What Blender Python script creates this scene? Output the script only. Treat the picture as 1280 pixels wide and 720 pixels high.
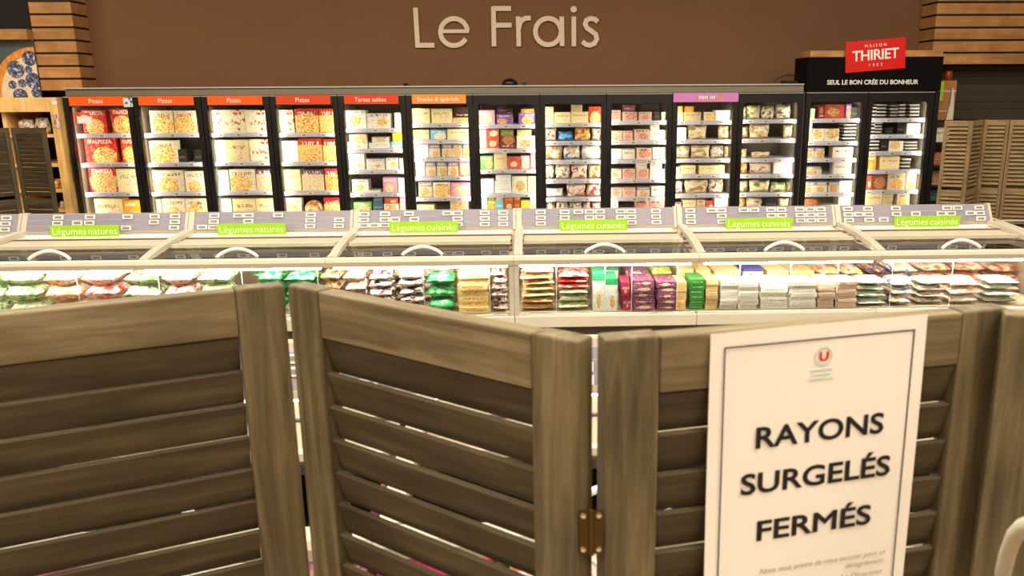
import bpy, math, random
from mathutils import Matrix, Vector
random.seed(7)
for o in list(bpy.data.objects): bpy.data.objects.remove(o)
SC = bpy.context.scene
COL = SC.collection
PI = math.pi

# ------------------------------------------------------------------ camera, world, exposure
F_PX, PIT, ROLL, YAW, CX, CY = 1050.1, .2508, -.0059, -.0356, 707.1, 385.9
CAM = Vector((0, 0, 1.92))
_r0 = Vector((math.cos(YAW), math.sin(YAW), 0)); _f0 = Vector((-math.sin(YAW), math.cos(YAW), 0)); _z = Vector((0, 0, 1))
FW = _f0 * math.cos(PIT) - _z * math.sin(PIT)
_u0 = _f0 * math.sin(PIT) + _z * math.cos(PIT)
RT = _r0 * math.cos(ROLL) + _u0 * math.sin(ROLL)
UP = -_r0 * math.sin(ROLL) + _u0 * math.cos(ROLL)
cd = bpy.data.cameras.new('camera'); cam = bpy.data.objects.new('camera', cd); COL.objects.link(cam)
m = Matrix((RT, UP, -FW)).transposed().to_4x4(); m.translation = CAM; cam.matrix_world = m
cd.sensor_width = 36; cd.sensor_fit = 'HORIZONTAL'; cd.lens = F_PX * 36 / 1280
cd.shift_x = -(CX - 640) / 1280; cd.shift_y = (CY - 360) / 1280
cd.clip_start = .02; cd.clip_end = 60
cd.dof.use_dof = True; cd.dof.focus_distance = 7.5; cd.dof.aperture_fstop = 13
SC.camera = cam
w = bpy.data.worlds.new('world'); SC.world = w; w.use_nodes = True
w.node_tree.nodes['Background'].inputs[0].default_value = (1, .87, .70, 1)
w.node_tree.nodes['Background'].inputs[1].default_value = .12
SC.view_settings.view_transform = 'Standard'; SC.view_settings.look = 'None'
SC.view_settings.exposure = 0.0; SC.view_settings.gamma = 1; SC.view_settings.use_curve_mapping = False
SC.cycles.transparent_max_bounces = 24; SC.cycles.max_bounces = 8; SC.cycles.sample_clamp_indirect = 6
CEIL_POWER = 62.0      # each ceiling luminaire, W
LED_FRIDGE = 54.0      # emission of the led strips in the upright freezers
LED_ISLAND = 80.0      # emission of the led strips in the island freezers
LAMP_COL = (1.0, .90, .75)

def ray(px, py): return FW + RT * ((px - CX) / F_PX) - UP * ((py - CY) / F_PX)
def at(px, py, Y):                       # point of the photograph on the plane y = Y
    d = ray(px, py); return CAM + d * (Y / d.y)
def atz(px, py, Z):
    d = ray(px, py); return CAM + d * ((Z - CAM.z) / d.z)

# ------------------------------------------------------------------ materials
def lin(c):
    f = lambda v: v / 12.92 if v <= .04045 else ((v + .055) / 1.055) ** 2.4
    return tuple(f(x / 255) for x in c) + (1,)
def newmat(name):
    m = bpy.data.materials.new(name); m.use_nodes = True
    return m, m.node_tree.nodes, m.node_tree.links, m.node_tree.nodes['Principled BSDF']
def plain(name, c, rough=.5, metal=0, var=.06, scale=6, bump=0, spec=.5):
    m, N, L, b = newmat(name)
    b.inputs['Roughness'].default_value = rough; b.inputs['Metallic'].default_value = metal
    b.inputs['Specular IOR Level'].default_value = spec
    n = N.new('ShaderNodeTexNoise'); n.inputs['Scale'].default_value = scale; n.inputs['Detail'].default_value = 4
    tc = N.new('ShaderNodeTexCoord'); L.new(tc.outputs['Object'], n.inputs['Vector'])
    r = N.new('ShaderNodeValToRGB'); c0 = lin(c)
    r.color_ramp.elements[0].position = .3; r.color_ramp.elements[1].position = .7
    r.color_ramp.elements[0].color = tuple(x * (1 - var) for x in c0[:3]) + (1,)
    r.color_ramp.elements[1].color = tuple(min(1, x * (1 + var)) for x in c0[:3]) + (1,)
    L.new(n.outputs['Fac'], r.inputs[0]); L.new(r.outputs[0], b.inputs['Base Color'])
    if bump:
        bp = N.new('ShaderNodeBump'); bp.inputs['Strength'].default_value = bump; bp.inputs['Distance'].default_value = .004
        L.new(n.outputs['Fac'], bp.inputs['Height']); L.new(bp.outputs[0], b.inputs['Normal'])
    return m
def wood(name, dark, mid, light, stretch=(1, 14, 14), scale=4, rough=.6, bump=.25):
    m, N, L, b = newmat(name)
    tc = N.new('ShaderNodeTexCoord'); mp = N.new('ShaderNodeMapping'); oi = N.new('ShaderNodeObjectInfo')
    mp.inputs['Scale'].default_value = stretch
    va = N.new('ShaderNodeVectorMath'); va.operation = 'ADD'
    ml = N.new('ShaderNodeVectorMath'); ml.operation = 'SCALE'; ml.inputs[0].default_value = (7.3, 4.1, 9.7)
    L.new(oi.outputs['Random'], ml.inputs['Scale'])
    L.new(tc.outputs['Object'], mp.inputs[0]); L.new(mp.outputs[0], va.inputs[0]); L.new(ml.outputs[0], va.inputs[1])
    n = N.new('ShaderNodeTexNoise'); n.inputs['Scale'].default_value = scale; n.inputs['Detail'].default_value = 7
    n.inputs['Roughness'].default_value = .62; n.inputs['Distortion'].default_value = .6
    L.new(va.outputs[0], n.inputs['Vector'])
    r = N.new('ShaderNodeValToRGB'); r.color_ramp.elements[0].position = .28; r.color_ramp.elements[1].position = .74
    r.color_ramp.elements[0].color = lin(dark); r.color_ramp.elements[1].color = lin(light)
    e = r.color_ramp.elements.new(.5); e.color = lin(mid)
    L.new(n.outputs['Fac'], r.inputs[0])
    # broad weathering patches
    n2 = N.new('ShaderNodeTexNoise'); n2.inputs['Scale'].default_value = scale * 1.6; n2.inputs['Detail'].default_value = 3
    va2 = N.new('ShaderNodeVectorMath'); va2.operation = 'ADD'; L.new(tc.outputs['Object'], va2.inputs[0]); L.new(ml.outputs[0], va2.inputs[1])
    L.new(va2.outputs[0], n2.inputs['Vector'])
    mr = N.new('ShaderNodeMapRange'); mr.inputs['From Min'].default_value = .3; mr.inputs['From Max'].default_value = .7
    mr.inputs['To Min'].default_value = .78; mr.inputs['To Max'].default_value = 1.18
    L.new(n2.outputs['Fac'], mr.inputs['Value'])
    mx = N.new('ShaderNodeVectorMath'); mx.operation = 'SCALE'
    L.new(r.outputs[0], mx.inputs[0]); L.new(mr.outputs[0], mx.inputs['Scale']); L.new(mx.outputs[0], b.inputs['Base Color'])
    b.inputs['Roughness'].default_value = rough; b.inputs['Specular IOR Level'].default_value = .3
    bp = N.new('ShaderNodeBump'); bp.inputs['Strength'].default_value = bump; bp.inputs['Distance'].default_value = .002
    L.new(n.outputs['Fac'], bp.inputs['Height']); L.new(bp.outputs[0], b.inputs['Normal'])
    return m
def glass(name, tint=(.96, .97, .96), ior=1.45, rough=.02):
    m, N, L, b = newmat(name); N.remove(b)
    t = N.new('ShaderNodeBsdfTransparent'); t.inputs[0].default_value = tint + (1,)
    g = N.new('ShaderNodeBsdfGlossy'); g.inputs['Roughness'].default_value = rough
    fr = N.new('ShaderNodeFresnel'); fr.inputs[0].default_value = ior
    mx = N.new('ShaderNodeMixShader'); L.new(fr.outputs[0], mx.inputs[0]); L.new(t.outputs[0], mx.inputs[1]); L.new(g.outputs[0], mx.inputs[2])
    L.new(mx.outputs[0], N['Material Output'].inputs[0]); return m
def emis(name, c, s):
    m, N, L, b = newmat(name); b.inputs['Base Color'].default_value = c + (1,)
    b.inputs['Emission Color'].default_value = c + (1,); b.inputs['Emission Strength'].default_value = s
    tc = N.new('ShaderNodeTexCoord'); n = N.new('ShaderNodeTexNoise'); L.new(tc.outputs['Object'], n.inputs[0])
    mr = N.new('ShaderNodeMapRange'); mr.inputs['To Min'].default_value = s * .95; mr.inputs['To Max'].default_value = s * 1.05
    L.new(n.outputs['Fac'], mr.inputs['Value']); L.new(mr.outputs[0], b.inputs['Emission Strength'])
    return m
def printed(name, bg, food=None, fc=(.5, .38), fr=.34, band=None, bv=.74, text=None, rough=.45, spots=None, tv=.8):
    """carton print: background, top band, noisy round food picture, little illegible text rows"""
    m, N, L, b = newmat(name)
    b.inputs['Roughness'].default_value = rough; b.inputs['Specular IOR Level'].default_value = .3
    tc = N.new('ShaderNodeTexCoord'); sp = N.new('ShaderNodeSeparateXYZ'); L.new(tc.outputs['Generated'], sp.inputs[0])
    oi = N.new('ShaderNodeObjectInfo'); w = N.new('ShaderNodeMath'); w.operation = 'MULTIPLY'; w.inputs[1].default_value = 60
    L.new(oi.outputs['Random'], w.inputs[0])
    def M(op, a, c=None):
        n = N.new('ShaderNodeMath'); n.operation = op
        for i, v in enumerate((a, c)):
            if v is None: continue
            if isinstance(v, (int, float)): n.inputs[i].default_value = v
            else: L.new(v, n.inputs[i])
        return n.outputs[0]
    def noise(scale, detail=3, vec=None):
        n = N.new('ShaderNodeTexNoise'); n.noise_dimensions = '4D'; n.inputs['Scale'].default_value = scale; n.inputs['Detail'].default_value = detail
        L.new(vec or tc.outputs['Generated'], n.inputs['Vector']); L.new(w.outputs[0], n.inputs['W']); return n.outputs['Fac']
    def mix(f, a, c):
        n = N.new('ShaderNodeMix'); n.data_type = 'RGBA'; L.new(f, n.inputs[0])
        for i, v in ((6, a), (7, c)):
            if isinstance(v, tuple): n.inputs[i].default_value = lin(v)
            else: L.new(v, n.inputs[i])
        return n.outputs[2]
    X, Z = sp.outputs[0], sp.outputs[2]
    c0 = lin(bg)
    col = mix(M('MULTIPLY', noise(3), .6), bg, tuple(min(255, int(v * 1.08) + 6) for v in bg))
    if food:                                   # busy small print and garnish over the whole face
        k = M('MULTIPLY', M('GREATER_THAN', noise(9, 4), .54), .34); col = mix(k, col, food[1])
        k = M('MULTIPLY', M('GREATER_THAN', noise(16, 3), .60), .4); col = mix(k, col, food[0])
    else:
        k = M('MULTIPLY', M('GREATER_THAN', noise(12, 3), .60), .45); col = mix(k, col, tuple(int(v * .62) for v in bg))
    if band: col = mix(M('GREATER_THAN', Z, bv), col, band)
    if food:
        jr = M('SUBTRACT', M('FRACT', M('MULTIPLY', oi.outputs['Random'], 17.3)), .5); js = M('SUBTRACT', M('FRACT', M('MULTIPLY', oi.outputs['Random'], 41.7)), .5)
        dx = M('SUBTRACT', X, M('ADD', M('MULTIPLY', jr, .22), fc[0])); dz = M('SUBTRACT', Z, M('ADD', M('MULTIPLY', js, .16), fc[1]))
        d = M('SQRT', M('ADD', M('MULTIPLY', dx, dx), M('MULTIPLY', dz, dz)))
        d = M('ADD', d, M('MULTIPLY', M('SUBTRACT', noise(7), .5), .22))
        mask = M('LESS_THAN', d, M('ADD', M('MULTIPLY', js, .18), fr))
        r = N.new('ShaderNodeValToRGB'); L.new(noise(15, 4), r.inputs[0])
        r.color_ramp.elements[0].position = .34; r.color_ramp.elements[1].position = .58
        r.color_ramp.elements[0].color = lin(food[0]); r.color_ramp.elements[1].color = lin(food[2])
        e = r.color_ramp.elements.new(.45); e.color = lin(food[1])
        col = mix(mask, col, r.outputs[0])
    if spots:
        v = N.new('ShaderNodeTexVoronoi'); v.inputs['Scale'].default_value = 5.5
        mpv = N.new('ShaderNodeMapping'); mpv.inputs['Scale'].default_value = (1, 0, 1); L.new(tc.outputs['Generated'], mpv.inputs[0]); L.new(mpv.outputs[0], v.inputs['Vector'])
        k = M('MULTIPLY', M('LESS_THAN', v.outputs['Distance'], .36), M('GREATER_THAN', X, .45)); col = mix(k, col, spots)
    if text:
        mp = N.new('ShaderNodeMapping'); mp.inputs['Scale'].default_value = (9, 0, 2); L.new(tc.outputs['Generated'], mp.inputs[0])
        k = M('GREATER_THAN', noise(3.2, 0, mp.outputs[0]), .52)
        k = M('MULTIPLY', k, M('LESS_THAN', M('ABSOLUTE', M('SUBTRACT', Z, tv)), .075))
        k = M('MULTIPLY', k, M('LESS_THAN', M('ABSOLUTE', M('SUBTRACT', X, .5)), .38))
        col = mix(k, col, text)
    hs = N.new('ShaderNodeHueSaturation'); L.new(col, hs.inputs['Color'])
    L.new(M('ADD', M('MULTIPLY', M('FRACT', M('MULTIPLY', oi.outputs['Random'], 7.9)), .012), .495), hs.inputs['Hue'])
    L.new(M('ADD', M('MULTIPLY', M('FRACT', M('MULTIPLY', oi.outputs['Random'], 23.1)), .3), .80), hs.inputs['Value'])
    L.new(hs.outputs[0], b.inputs['Base Color']); return m
def bagmat(name, c1, c2, c3, scale=3.2, rough=.28, pos=(.38, .5, .6)):
    m, N, L, b = newmat(name); b.inputs['Roughness'].default_value = rough
    tc = N.new('ShaderNodeTexCoord'); oi = N.new('ShaderNodeObjectInfo'); w = N.new('ShaderNodeMath'); w.operation = 'MULTIPLY'; w.inputs[1].default_value = 60
    L.new(oi.outputs['Random'], w.inputs[0])
    n = N.new('ShaderNodeTexNoise'); n.noise_dimensions = '4D'; n.inputs['Scale'].default_value = scale; n.inputs['Detail'].default_value = 2.5; n.inputs['Distortion'].default_value = .4
    L.new(tc.outputs['Generated'], n.inputs['Vector']); L.new(w.outputs[0], n.inputs['W'])
    r = N.new('ShaderNodeValToRGB'); r.color_ramp.interpolation = 'EASE'; els = r.color_ramp.elements
    els[0].position, els[1].position = pos[0], pos[2]; els[0].color, els[1].color = lin(c1), lin(c3)
    e = els.new(pos[1]); e.color = lin(c2)
    L.new(n.outputs['Fac'], r.inputs[0]); L.new(r.outputs[0], b.inputs['Base Color'])
    n2 = N.new('ShaderNodeTexNoise'); n2.inputs['Scale'].default_value = 9; L.new(tc.outputs['Generated'], n2.inputs['Vector'])
    bp = N.new('ShaderNodeBump'); bp.inputs['Strength'].default_value = .5; bp.inputs['Distance'].default_value = .02
    L.new(n2.outputs['Fac'], bp.inputs['Height']); L.new(bp.outputs[0], b.inputs['Normal'])
    return m

MT = {}
MT['wall'] = plain('brown_paint', (122, 83, 50), .75, var=.03, scale=1.5)
MT['floor'] = plain('floor_vinyl', (178, 160, 134), .35, var=.05, scale=2)
MT['ceiling'] = plain('ceiling_paint', (70, 56, 42), .9, var=.03)
MT['letter'] = plain('cream_letter', (228, 208, 182), .5, var=.02)
MT['cornice'] = plain('grey_metal_cornice', (104, 94, 72), .45, var=.04)
MT['black'] = plain('black_frame', (24, 23, 21), .35, var=.1)
MT['black_matt'] = plain('black_board', (14, 10, 7), .8, var=.05, spec=.1)
MT['backliner'] = plain('grey_back_liner', (104, 95, 80), .4, metal=.3, var=.05)
MT['inner'] = plain('white_liner', (186, 176, 158), .4, var=.02)
MT['steel'] = plain('steel_liner', (176, 172, 162), .35, metal=.6, var=.03)
MT['shelf'] = plain('shelf_white', (222, 220, 224), .4, var=.02)
MT['strip'] = plain('lilac_price_strip', (196, 190, 204), .35, var=.04)
MT['rail'] = plain('lilac_rail', (146, 140, 150), .4, var=.04, scale=3)
MT['cream'] = plain('cream_plastic', (190, 181, 160), .38, var=.02)
MT['bumper'] = plain('grey_bumper', (206, 200, 182), .45, var=.03)
MT['greypost'] = plain('grey_aluminium', (196, 192, 178), .35, metal=.2, var=.03)
MT['case'] = plain('beige_liner', (206, 190, 164), .5, var=.03)
MT['dark'] = plain('dark_base', (62, 52, 42), .6, var=.05)
MT['grille'] = plain('mauve_grille', (92, 74, 70), .5, var=.05)
MT['white'] = plain('white_plastic', (240, 238, 232), .4, var=.02)
def eslmat():
    m, N, L, b = newmat('price_label_face'); b.inputs['Roughness'].default_value = .4
    tc = N.new('ShaderNodeTexCoord'); sp = N.new('ShaderNodeSeparateXYZ'); L.new(tc.outputs['Generated'], sp.inputs[0])
    def M(op, a, c):
        n = N.new('ShaderNodeMath'); n.operation = op
        for i, v in enumerate((a, c)):
            if isinstance(v, (int, float)): n.inputs[i].default_value = v
            else: L.new(v, n.inputs[i])
        return n.outputs[0]
    k = M('MULTIPLY', M('LESS_THAN', M('ABSOLUTE', M('SUBTRACT', sp.outputs[0], .5), 0), .33), M('LESS_THAN', M('ABSOLUTE', M('SUBTRACT', sp.outputs[2], .5), 0), .27))
    nz = N.new('ShaderNodeTexNoise'); nz.inputs['Scale'].default_value = 6; L.new(tc.outputs['Generated'], nz.inputs['Vector'])
    k = M('MULTIPLY', k, M('ADD', nz.outputs['Fac'], .25))
    x = N.new('ShaderNodeMix'); x.data_type = 'RGBA'; x.inputs[6].default_value = lin((226, 222, 214)); x.inputs[7].default_value = lin((84, 80, 80))
    L.new(k, x.inputs[0]); L.new(x.outputs[2], b.inputs['Base Color']); return m
MT['esl'] = eslmat()
MT['glass'] = glass('door_glass', ior=1.35)
MT['lidglass'] = glass('lid_glass', (.95, .95, .92), 1.5)
MT['milky'] = glass('milky_lid', (.95, .95, .92), 1.5)
_n = MT['milky'].node_tree; _d = _n.nodes.new('ShaderNodeBsdfDiffuse'); _d.inputs[0].default_value = lin((226, 212, 184))
_o = _n.nodes['Material Output']; _src = _o.inputs[0].links[0].from_socket; _m = _n.nodes.new('ShaderNodeMixShader'); _m.inputs[0].default_value = .42
_n.links.new(_src, _m.inputs[1]); _n.links.new(_d.outputs[0], _m.inputs[2]); _n.links.new(_m.outputs[0], _o.inputs[0])  # rear lid: clear glass mixed with a cream diffuse layer
MT['frontglass'] = glass('front_glass', (.97, .98, .97), 1.4)
MT['led'] = emis('led_white', (1.0, .93, .80), LED_FRIDGE)
MT['led3'] = emis('led_rail', (1.0, .94, .82), 5)  # for the added rail strips and the near island bar
MT['led2'] = emis('led_island', (1.0, .94, .82), LED_ISLAND)
MT['orange'] = plain('orange_sign', (240, 96, 24), .4, var=.03)
MT['orange2'] = plain('light_orange_sign', (250, 150, 52), .4, var=.03)
MT['redorange'] = plain('red_orange_sign', (218, 70, 24), .4, var=.03)
MT['purple'] = plain('lilac_sign', (206, 130, 190), .4, var=.05)
MT['lime'] = plain('lime_sign', (160, 216, 40), .4, var=.05)
MT['limetext'] = plain('pale_lime_print', (232, 246, 196), .4, var=.02)
MT['red'] = plain('red_sign', (212, 16, 10), .4, var=.03)
MT['paper'] = plain('white_paper', (250, 243, 230), .6, var=.012, scale=3)
MT['ink'] = plain('black_ink', (14, 12, 10), .6, var=.02)
MT['greyink'] = plain('grey_ink', (176, 168, 156), .6, var=.02)
MT['redink'] = plain('red_ink', (214, 44, 36), .6, var=.02)
MT['mint'] = plain('mint_ink', (196, 220, 208), .6, var=.02)
MT['brass'] = plain('bronze_hinge', (92, 76, 46), .25, metal=.9, var=.05)
MT['screw'] = plain('bright_screw', (245, 230, 200), .15, metal=.9, var=.02)
MT['wood_v'] = wood('weathered_wood_upright', (72, 62, 41), (105, 92, 64), (138, 123, 90), (16, 16, 1.1), 4)
MT['wood_h'] = wood('weathered_wood_rail', (84, 71, 47), (116, 101, 71), (147, 131, 98), (1.1, 16, 16), 4)
MT['wood_s'] = wood('weathered_wood_slat_shaded', (58, 49, 33), (80, 69, 48), (104, 91, 66), (1.1, 14, 14), 4)  # same wood as the rails, darkened as shade on downward-facing slats
MT['dwood_v'] = wood('dark_wood_upright', (62, 54, 38), (80, 70, 50), (100, 88, 64), (16, 16, 1.1), 4)
MT['dwood_h'] = wood('dark_wood_board', (60, 52, 38), (78, 68, 48), (98, 86, 62), (1.1, 16, 16), 4)
MT['bwood_v'] = wood('tan_wood_upright', (108, 88, 56), (130, 108, 72), (156, 132, 92), (16, 16, 1.1), 4)
MT['bwood_h'] = wood('tan_wood_board', (112, 92, 60), (140, 118, 80), (166, 142, 100), (1.1, 16, 16), 4)
MT['oak'] = wood('oak_slat', (166, 118, 68), (184, 134, 80), (200, 150, 94), (.5, 9, 9), 3, .5, .1)
MT['pine'] = wood('pine_board', (220, 172, 100), (238, 192, 118), (246, 208, 140), (8, 8, .5), 3, .5, .1)
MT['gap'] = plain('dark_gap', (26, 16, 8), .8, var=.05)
MT['card'] = plain('cardboard', (172, 116, 66), .8, var=.06)
MT['shutter'] = plain('dark_wall_panel', (70, 60, 46), .7, var=.04, scale=2)
MT['amber'] = plain('amber_jar', (150, 62, 22), .2, var=.1)
MT['teal'] = plain('poster_teal', (74, 88, 90), .5, var=.4, scale=2)
MT['crust'] = plain('poster_crust', (222, 148, 60), .5, var=.3, scale=20)
MT['custard'] = plain('poster_custard', (238, 214, 180), .5, var=.1, scale=15)
MT['berry'] = bagmat('poster_blueberry', (46, 52, 80), (104, 118, 156), (226, 222, 222), 5, .5, (.4, .56, .68))

FOOD = {'pizza': ((190, 60, 20), (240, 170, 70), (255, 228, 160)), 'brown': ((110, 54, 30), (170, 98, 60), (220, 150, 100)),
        'snack': ((96, 66, 34), (196, 140, 70), (240, 206, 140)), 'veg': ((70, 110, 40), (230, 160, 60), (240, 225, 170)), 'pale': ((214, 150, 90), (240, 205, 150), (255, 238, 205)),
        'meat': ((150, 50, 40), (214, 120, 96), (240, 190, 170))}
# carton kinds: code -> (object name, words, material)
K = {}
def kind(code, name, words, mat): K[code] = (name, words, mat)
kind('R', 'pizza_box', 'red pizza box', printed('print_red_pizza', (206, 26, 24), FOOD['pizza'], (.5, .34), .46))
kind('R2', 'carton', 'red carton', printed('print_red', (200, 50, 40), FOOD['pale'], (.6, .45), .3))
kind('R3', 'carton', 'coral carton with round pie picture', printed('print_coral', (216, 84, 74), FOOD['veg'], (.5, .48), .32))
kind('P', 'pizza_box', 'cream pizza box with orange pizza picture', printed('print_cream_pizza', (240, 224, 192), FOOD['pizza'], (.5, .3), .4, text=(150, 110, 80)))
kind('T', 'pizza_box', 'cream pizza box with red salami rounds', printed('print_salami', (244, 226, 190), text=(170, 130, 90), spots=(206, 84, 50), tv=.4))
kind('Y', 'carton', 'pale yellow carton', printed('print_yellow', (242, 222, 162), FOOD['pale'], (.68, .42), .32, text=(180, 140, 80), tv=.66))
kind('Y2', 'carton', 'bright yellow carton', printed('print_bright_yellow', (246, 214, 40), text=(90, 110, 160), tv=.4))
kind('M', 'pizza_box', 'orange pizza box with red top', printed('print_orange_pizza', (240, 196, 110), FOOD['pizza'], (.5, .3), .42, band=(206, 52, 30), bv=.72, text=(255, 250, 240), tv=.8))
kind('M2', 'pizza_box', 'pizza box with plum top band', printed('print_plum_pizza', (240, 205, 165), FOOD['pale'], (.5, .36), .4, band=(110, 70, 90), bv=.78, text=(255, 250, 240), tv=.86))
kind('W', 'carton', 'white carton with golden tart picture', printed('print_white_tart', (240, 234, 222), FOOD['pizza'], (.58, .4), .24, text=(90, 110, 150), tv=.88))
kind('W2', 'carton', 'white carton with vegetable picture', printed('print_white_veg', (242, 236, 222), FOOD['veg'], (.5, .55), .36))
kind('L', 'carton', 'plain white carton', printed('print_white', (244, 238, 226), text=(190, 180, 170), tv=.6))
kind('L2', 'carton', 'white carton with pastry picture', printed('print_white_pastry', (238, 228, 206), FOOD['snack'], (.5, .45), .36))
kind('K', 'carton', 'pink carton', printed('print_pink', (232, 150, 176), FOOD['pale'], (.5, .35), .34, text=(255, 240, 245)))
kind('V', 'carton', 'violet carton with food picture', printed('print_violet', (126, 84, 168), FOOD['snack'], (.45, .3), .32, text=(240, 235, 245)))
kind('V2', 'carton', 'dark plum carton', printed('print_plum', (72, 44, 66), text=(170, 140, 170), tv=.5))
kind('G', 'carton', 'green carton', printed('print_green', (96, 176, 92), FOOD['veg'], (.6, .4), .34, text=(240, 250, 235)))
kind('G2', 'carton', 'olive carton', printed('print_olive', (120, 122, 58), text=(235, 230, 200), tv=.5))
kind('G3', 'carton', 'mint green carton', printed('print_mint', (170, 226, 190), FOOD['veg'], (.5, .3), .2))
kind('G4', 'carton', 'lime carton', printed('print_lime', (196, 214, 70), FOOD['pizza'], (.55, .35), .28))
kind('B', 'carton', 'slate blue carton', printed('print_slate_blue', (88, 124, 140), text=(225, 235, 240), tv=.6))
kind('B2', 'carton', 'sky blue carton with golden picture', printed('print_sky', (96, 176, 220), FOOD['pale'], (.5, .3), .36, text=(255, 255, 255)))
kind('B3', 'carton', 'white and lilac carton', printed('print_lilac', (226, 222, 236), FOOD['pale'], (.4, .5), .24, text=(120, 110, 180), tv=.25))
kind('B4', 'carton', 'turquoise carton', printed('print_turquoise', (110, 200, 204), text=(255, 255, 255), tv=.5))
kind('C', 'carton', 'brown burger carton', printed('print_burger', (232, 198, 168), FOOD['meat'], (.5, .45), .36, text=(60, 44, 40), tv=.85))
kind('C2', 'carton', 'snack carton with grey top', printed('print_snack', (228, 214, 190), FOOD['snack'], (.5, .3), .34, band=(150, 138, 132), bv=.66, text=(250, 245, 235), tv=.82))
kind('C3', 'carton', 'maroon label carton', printed('print_maroon', (120, 74, 80), text=(245, 225, 220), tv=.5))
kind('C4', 'carton', 'white carton with maroon label', printed('print_white_maroon', (240, 224, 206), text=(110, 50, 56), tv=.62))
kind('D', 'carton', 'dark carton', printed('print_dark', (34, 28, 26), text=(120, 110, 100), tv=.4))
kind('D2', 'carton', 'dark chocolate carton', printed('print_chocolate', (58, 36, 26), text=(236, 214, 170), tv=.25))
kind('D3', 'carton', 'dark red carton', printed('print_dark_red', (104, 30, 24), FOOD['brown'], (.5, .6), .3, text=(240, 200, 190), tv=.2))
kind('O', 'carton', 'orange carton', printed('print_orange', (240, 158, 44), FOOD['pizza'], (.5, .35), .28, text=(255, 245, 220)))
kind('O2', 'carton', 'rust carton', printed('print_rust', (176, 88, 26), text=(240, 190, 120), tv=.5))
kind('N', 'carton', 'brown food carton', printed('print_brown', (120, 66, 46), FOOD['brown'], (.5, .5), .46))
# bag kinds
kind('bR', 'food_bag', 'red and white food bag', bagmat('bag_red_white', (190, 40, 30), (244, 232, 214), (240, 220, 180)))
kind('bB', 'food_bag', 'bright blue food bag', bagmat('bag_blue', (20, 84, 168), (40, 130, 200), (120, 190, 220)))
kind('bBW', 'food_bag', 'blue and white food bag', bagmat('bag_blue_white', (40, 60, 140), (236, 234, 232), (230, 190, 130)))
kind('bO', 'food_bag', 'orange food bag', bagmat('bag_orange', (170, 80, 24), (238, 170, 74), (250, 222, 160)))
kind('bC', 'food_bag', 'cream food bag with brown print', bagmat('bag_cream', (110, 70, 40), (240, 222, 190), (250, 240, 220), 5))
kind('bP', 'food_bag', 'pinkish food bag', bagmat('bag_pinkish', (160, 100, 80), (220, 180, 160), (240, 222, 206)))
kind('bS', 'food_bag', 'beige bread bag', bagmat('bag_beige', (170, 128, 76), (232, 208, 160), (246, 232, 200)))
kind('bG', 'food_bag', 'beige and green salad bag', bagmat('bag_salad', (92, 120, 44), (226, 214, 150), (244, 236, 204)))
kind('bW', 'food_bag', 'white food bag', bagmat('bag_white', (226, 214, 196), (248, 244, 234), (250, 248, 240)))
kind('fG', 'frozen_bag', 'green and white frozen vegetable bag', bagmat('frz_green_white', (74, 140, 50), (236, 240, 214), (196, 220, 140), 4))
kind('fO', 'frozen_bag', 'white and orange frozen bag', bagmat('frz_white_orange', (228, 120, 50), (248, 238, 224), (244, 200, 90), 4))
kind('fR', 'frozen_bag', 'white and red frozen bag', bagmat('frz_white_red', (204, 50, 36), (246, 236, 224), (240, 160, 130), 4))
kind('fE', 'frozen_bag', 'emerald green frozen bag', bagmat('frz_emerald', (10, 112, 50), (30, 160, 84), (150, 220, 160), 4))
kind('fN', 'frozen_bag', 'brown mixed frozen bag', bagmat('frz_brown', (96, 54, 30), (206, 158, 90), (240, 220, 180), 4))
kind('fB', 'frozen_bag', 'beige frozen bag', bagmat('frz_beige', (190, 130, 90), (236, 206, 172), (250, 236, 214), 4))
kind('fK', 'frozen_bag', 'black and white striped frozen bag', bagmat('frz_black_white', (44, 26, 28), (160, 46, 44), (244, 238, 230), 4, pos=(.42, .46, .5)))
kind('fNW', 'frozen_bag', 'brown and white frozen bag', bagmat('frz_brown_white', (110, 40, 26), (226, 206, 186), (248, 240, 226), 4, pos=(.42, .48, .54)))
kind('fY', 'frozen_bag', 'golden breaded frozen bag', bagmat('frz_golden', (176, 108, 44), (232, 186, 110), (250, 232, 196), 4))
kind('fL', 'frozen_bag', 'lime and white frozen bag', bagmat('frz_lime_white', (150, 196, 50), (236, 238, 196), (252, 246, 230), 4))
kind('fRR', 'frozen_bag', 'bright red frozen bag', bagmat('frz_red', (186, 20, 18), (226, 60, 44), (250, 220, 200), 4))
kind('fPG', 'frozen_bag', 'pale green frozen bag', bagmat('frz_pale_green', (150, 170, 150), (218, 226, 206), (244, 242, 230), 4))
kind('fWB', 'frozen_bag', 'white and blue frozen bag', bagmat('frz_white_blue', (40, 90, 190), (246, 242, 236), (250, 214, 150), 4))
kind('fW', 'frozen_bag', 'white frozen bag with brown print', bagmat('frz_white', (150, 106, 70), (238, 228, 210), (250, 246, 236), 4))
kind('fPW', 'frozen_bag', 'pinkish white frozen bag', bagmat('frz_pink_white', (220, 150, 120), (246, 226, 208), (252, 244, 234), 4))
kind('fPL', 'frozen_bag', 'dark plum frozen bag', bagmat('frz_plum', (60, 24, 70), (120, 70, 130), (230, 190, 110), 4))
kind('fLM', 'frozen_bag', 'lime green frozen bag', bagmat('frz_lime', (140, 180, 40), (190, 214, 80), (236, 240, 180), 4))
kind('fPB', 'frozen_bag', 'rosy brown frozen bag', bagmat('frz_rosy', (150, 70, 50), (220, 150, 120), (244, 214, 190), 4))
kind('cOG', 'frozen_carton', 'orange and green frozen carton', printed('fc_orange_green', (232, 216, 150), FOOD['veg'], (.6, .5), .4, text=(230, 90, 30), tv=.5))
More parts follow.
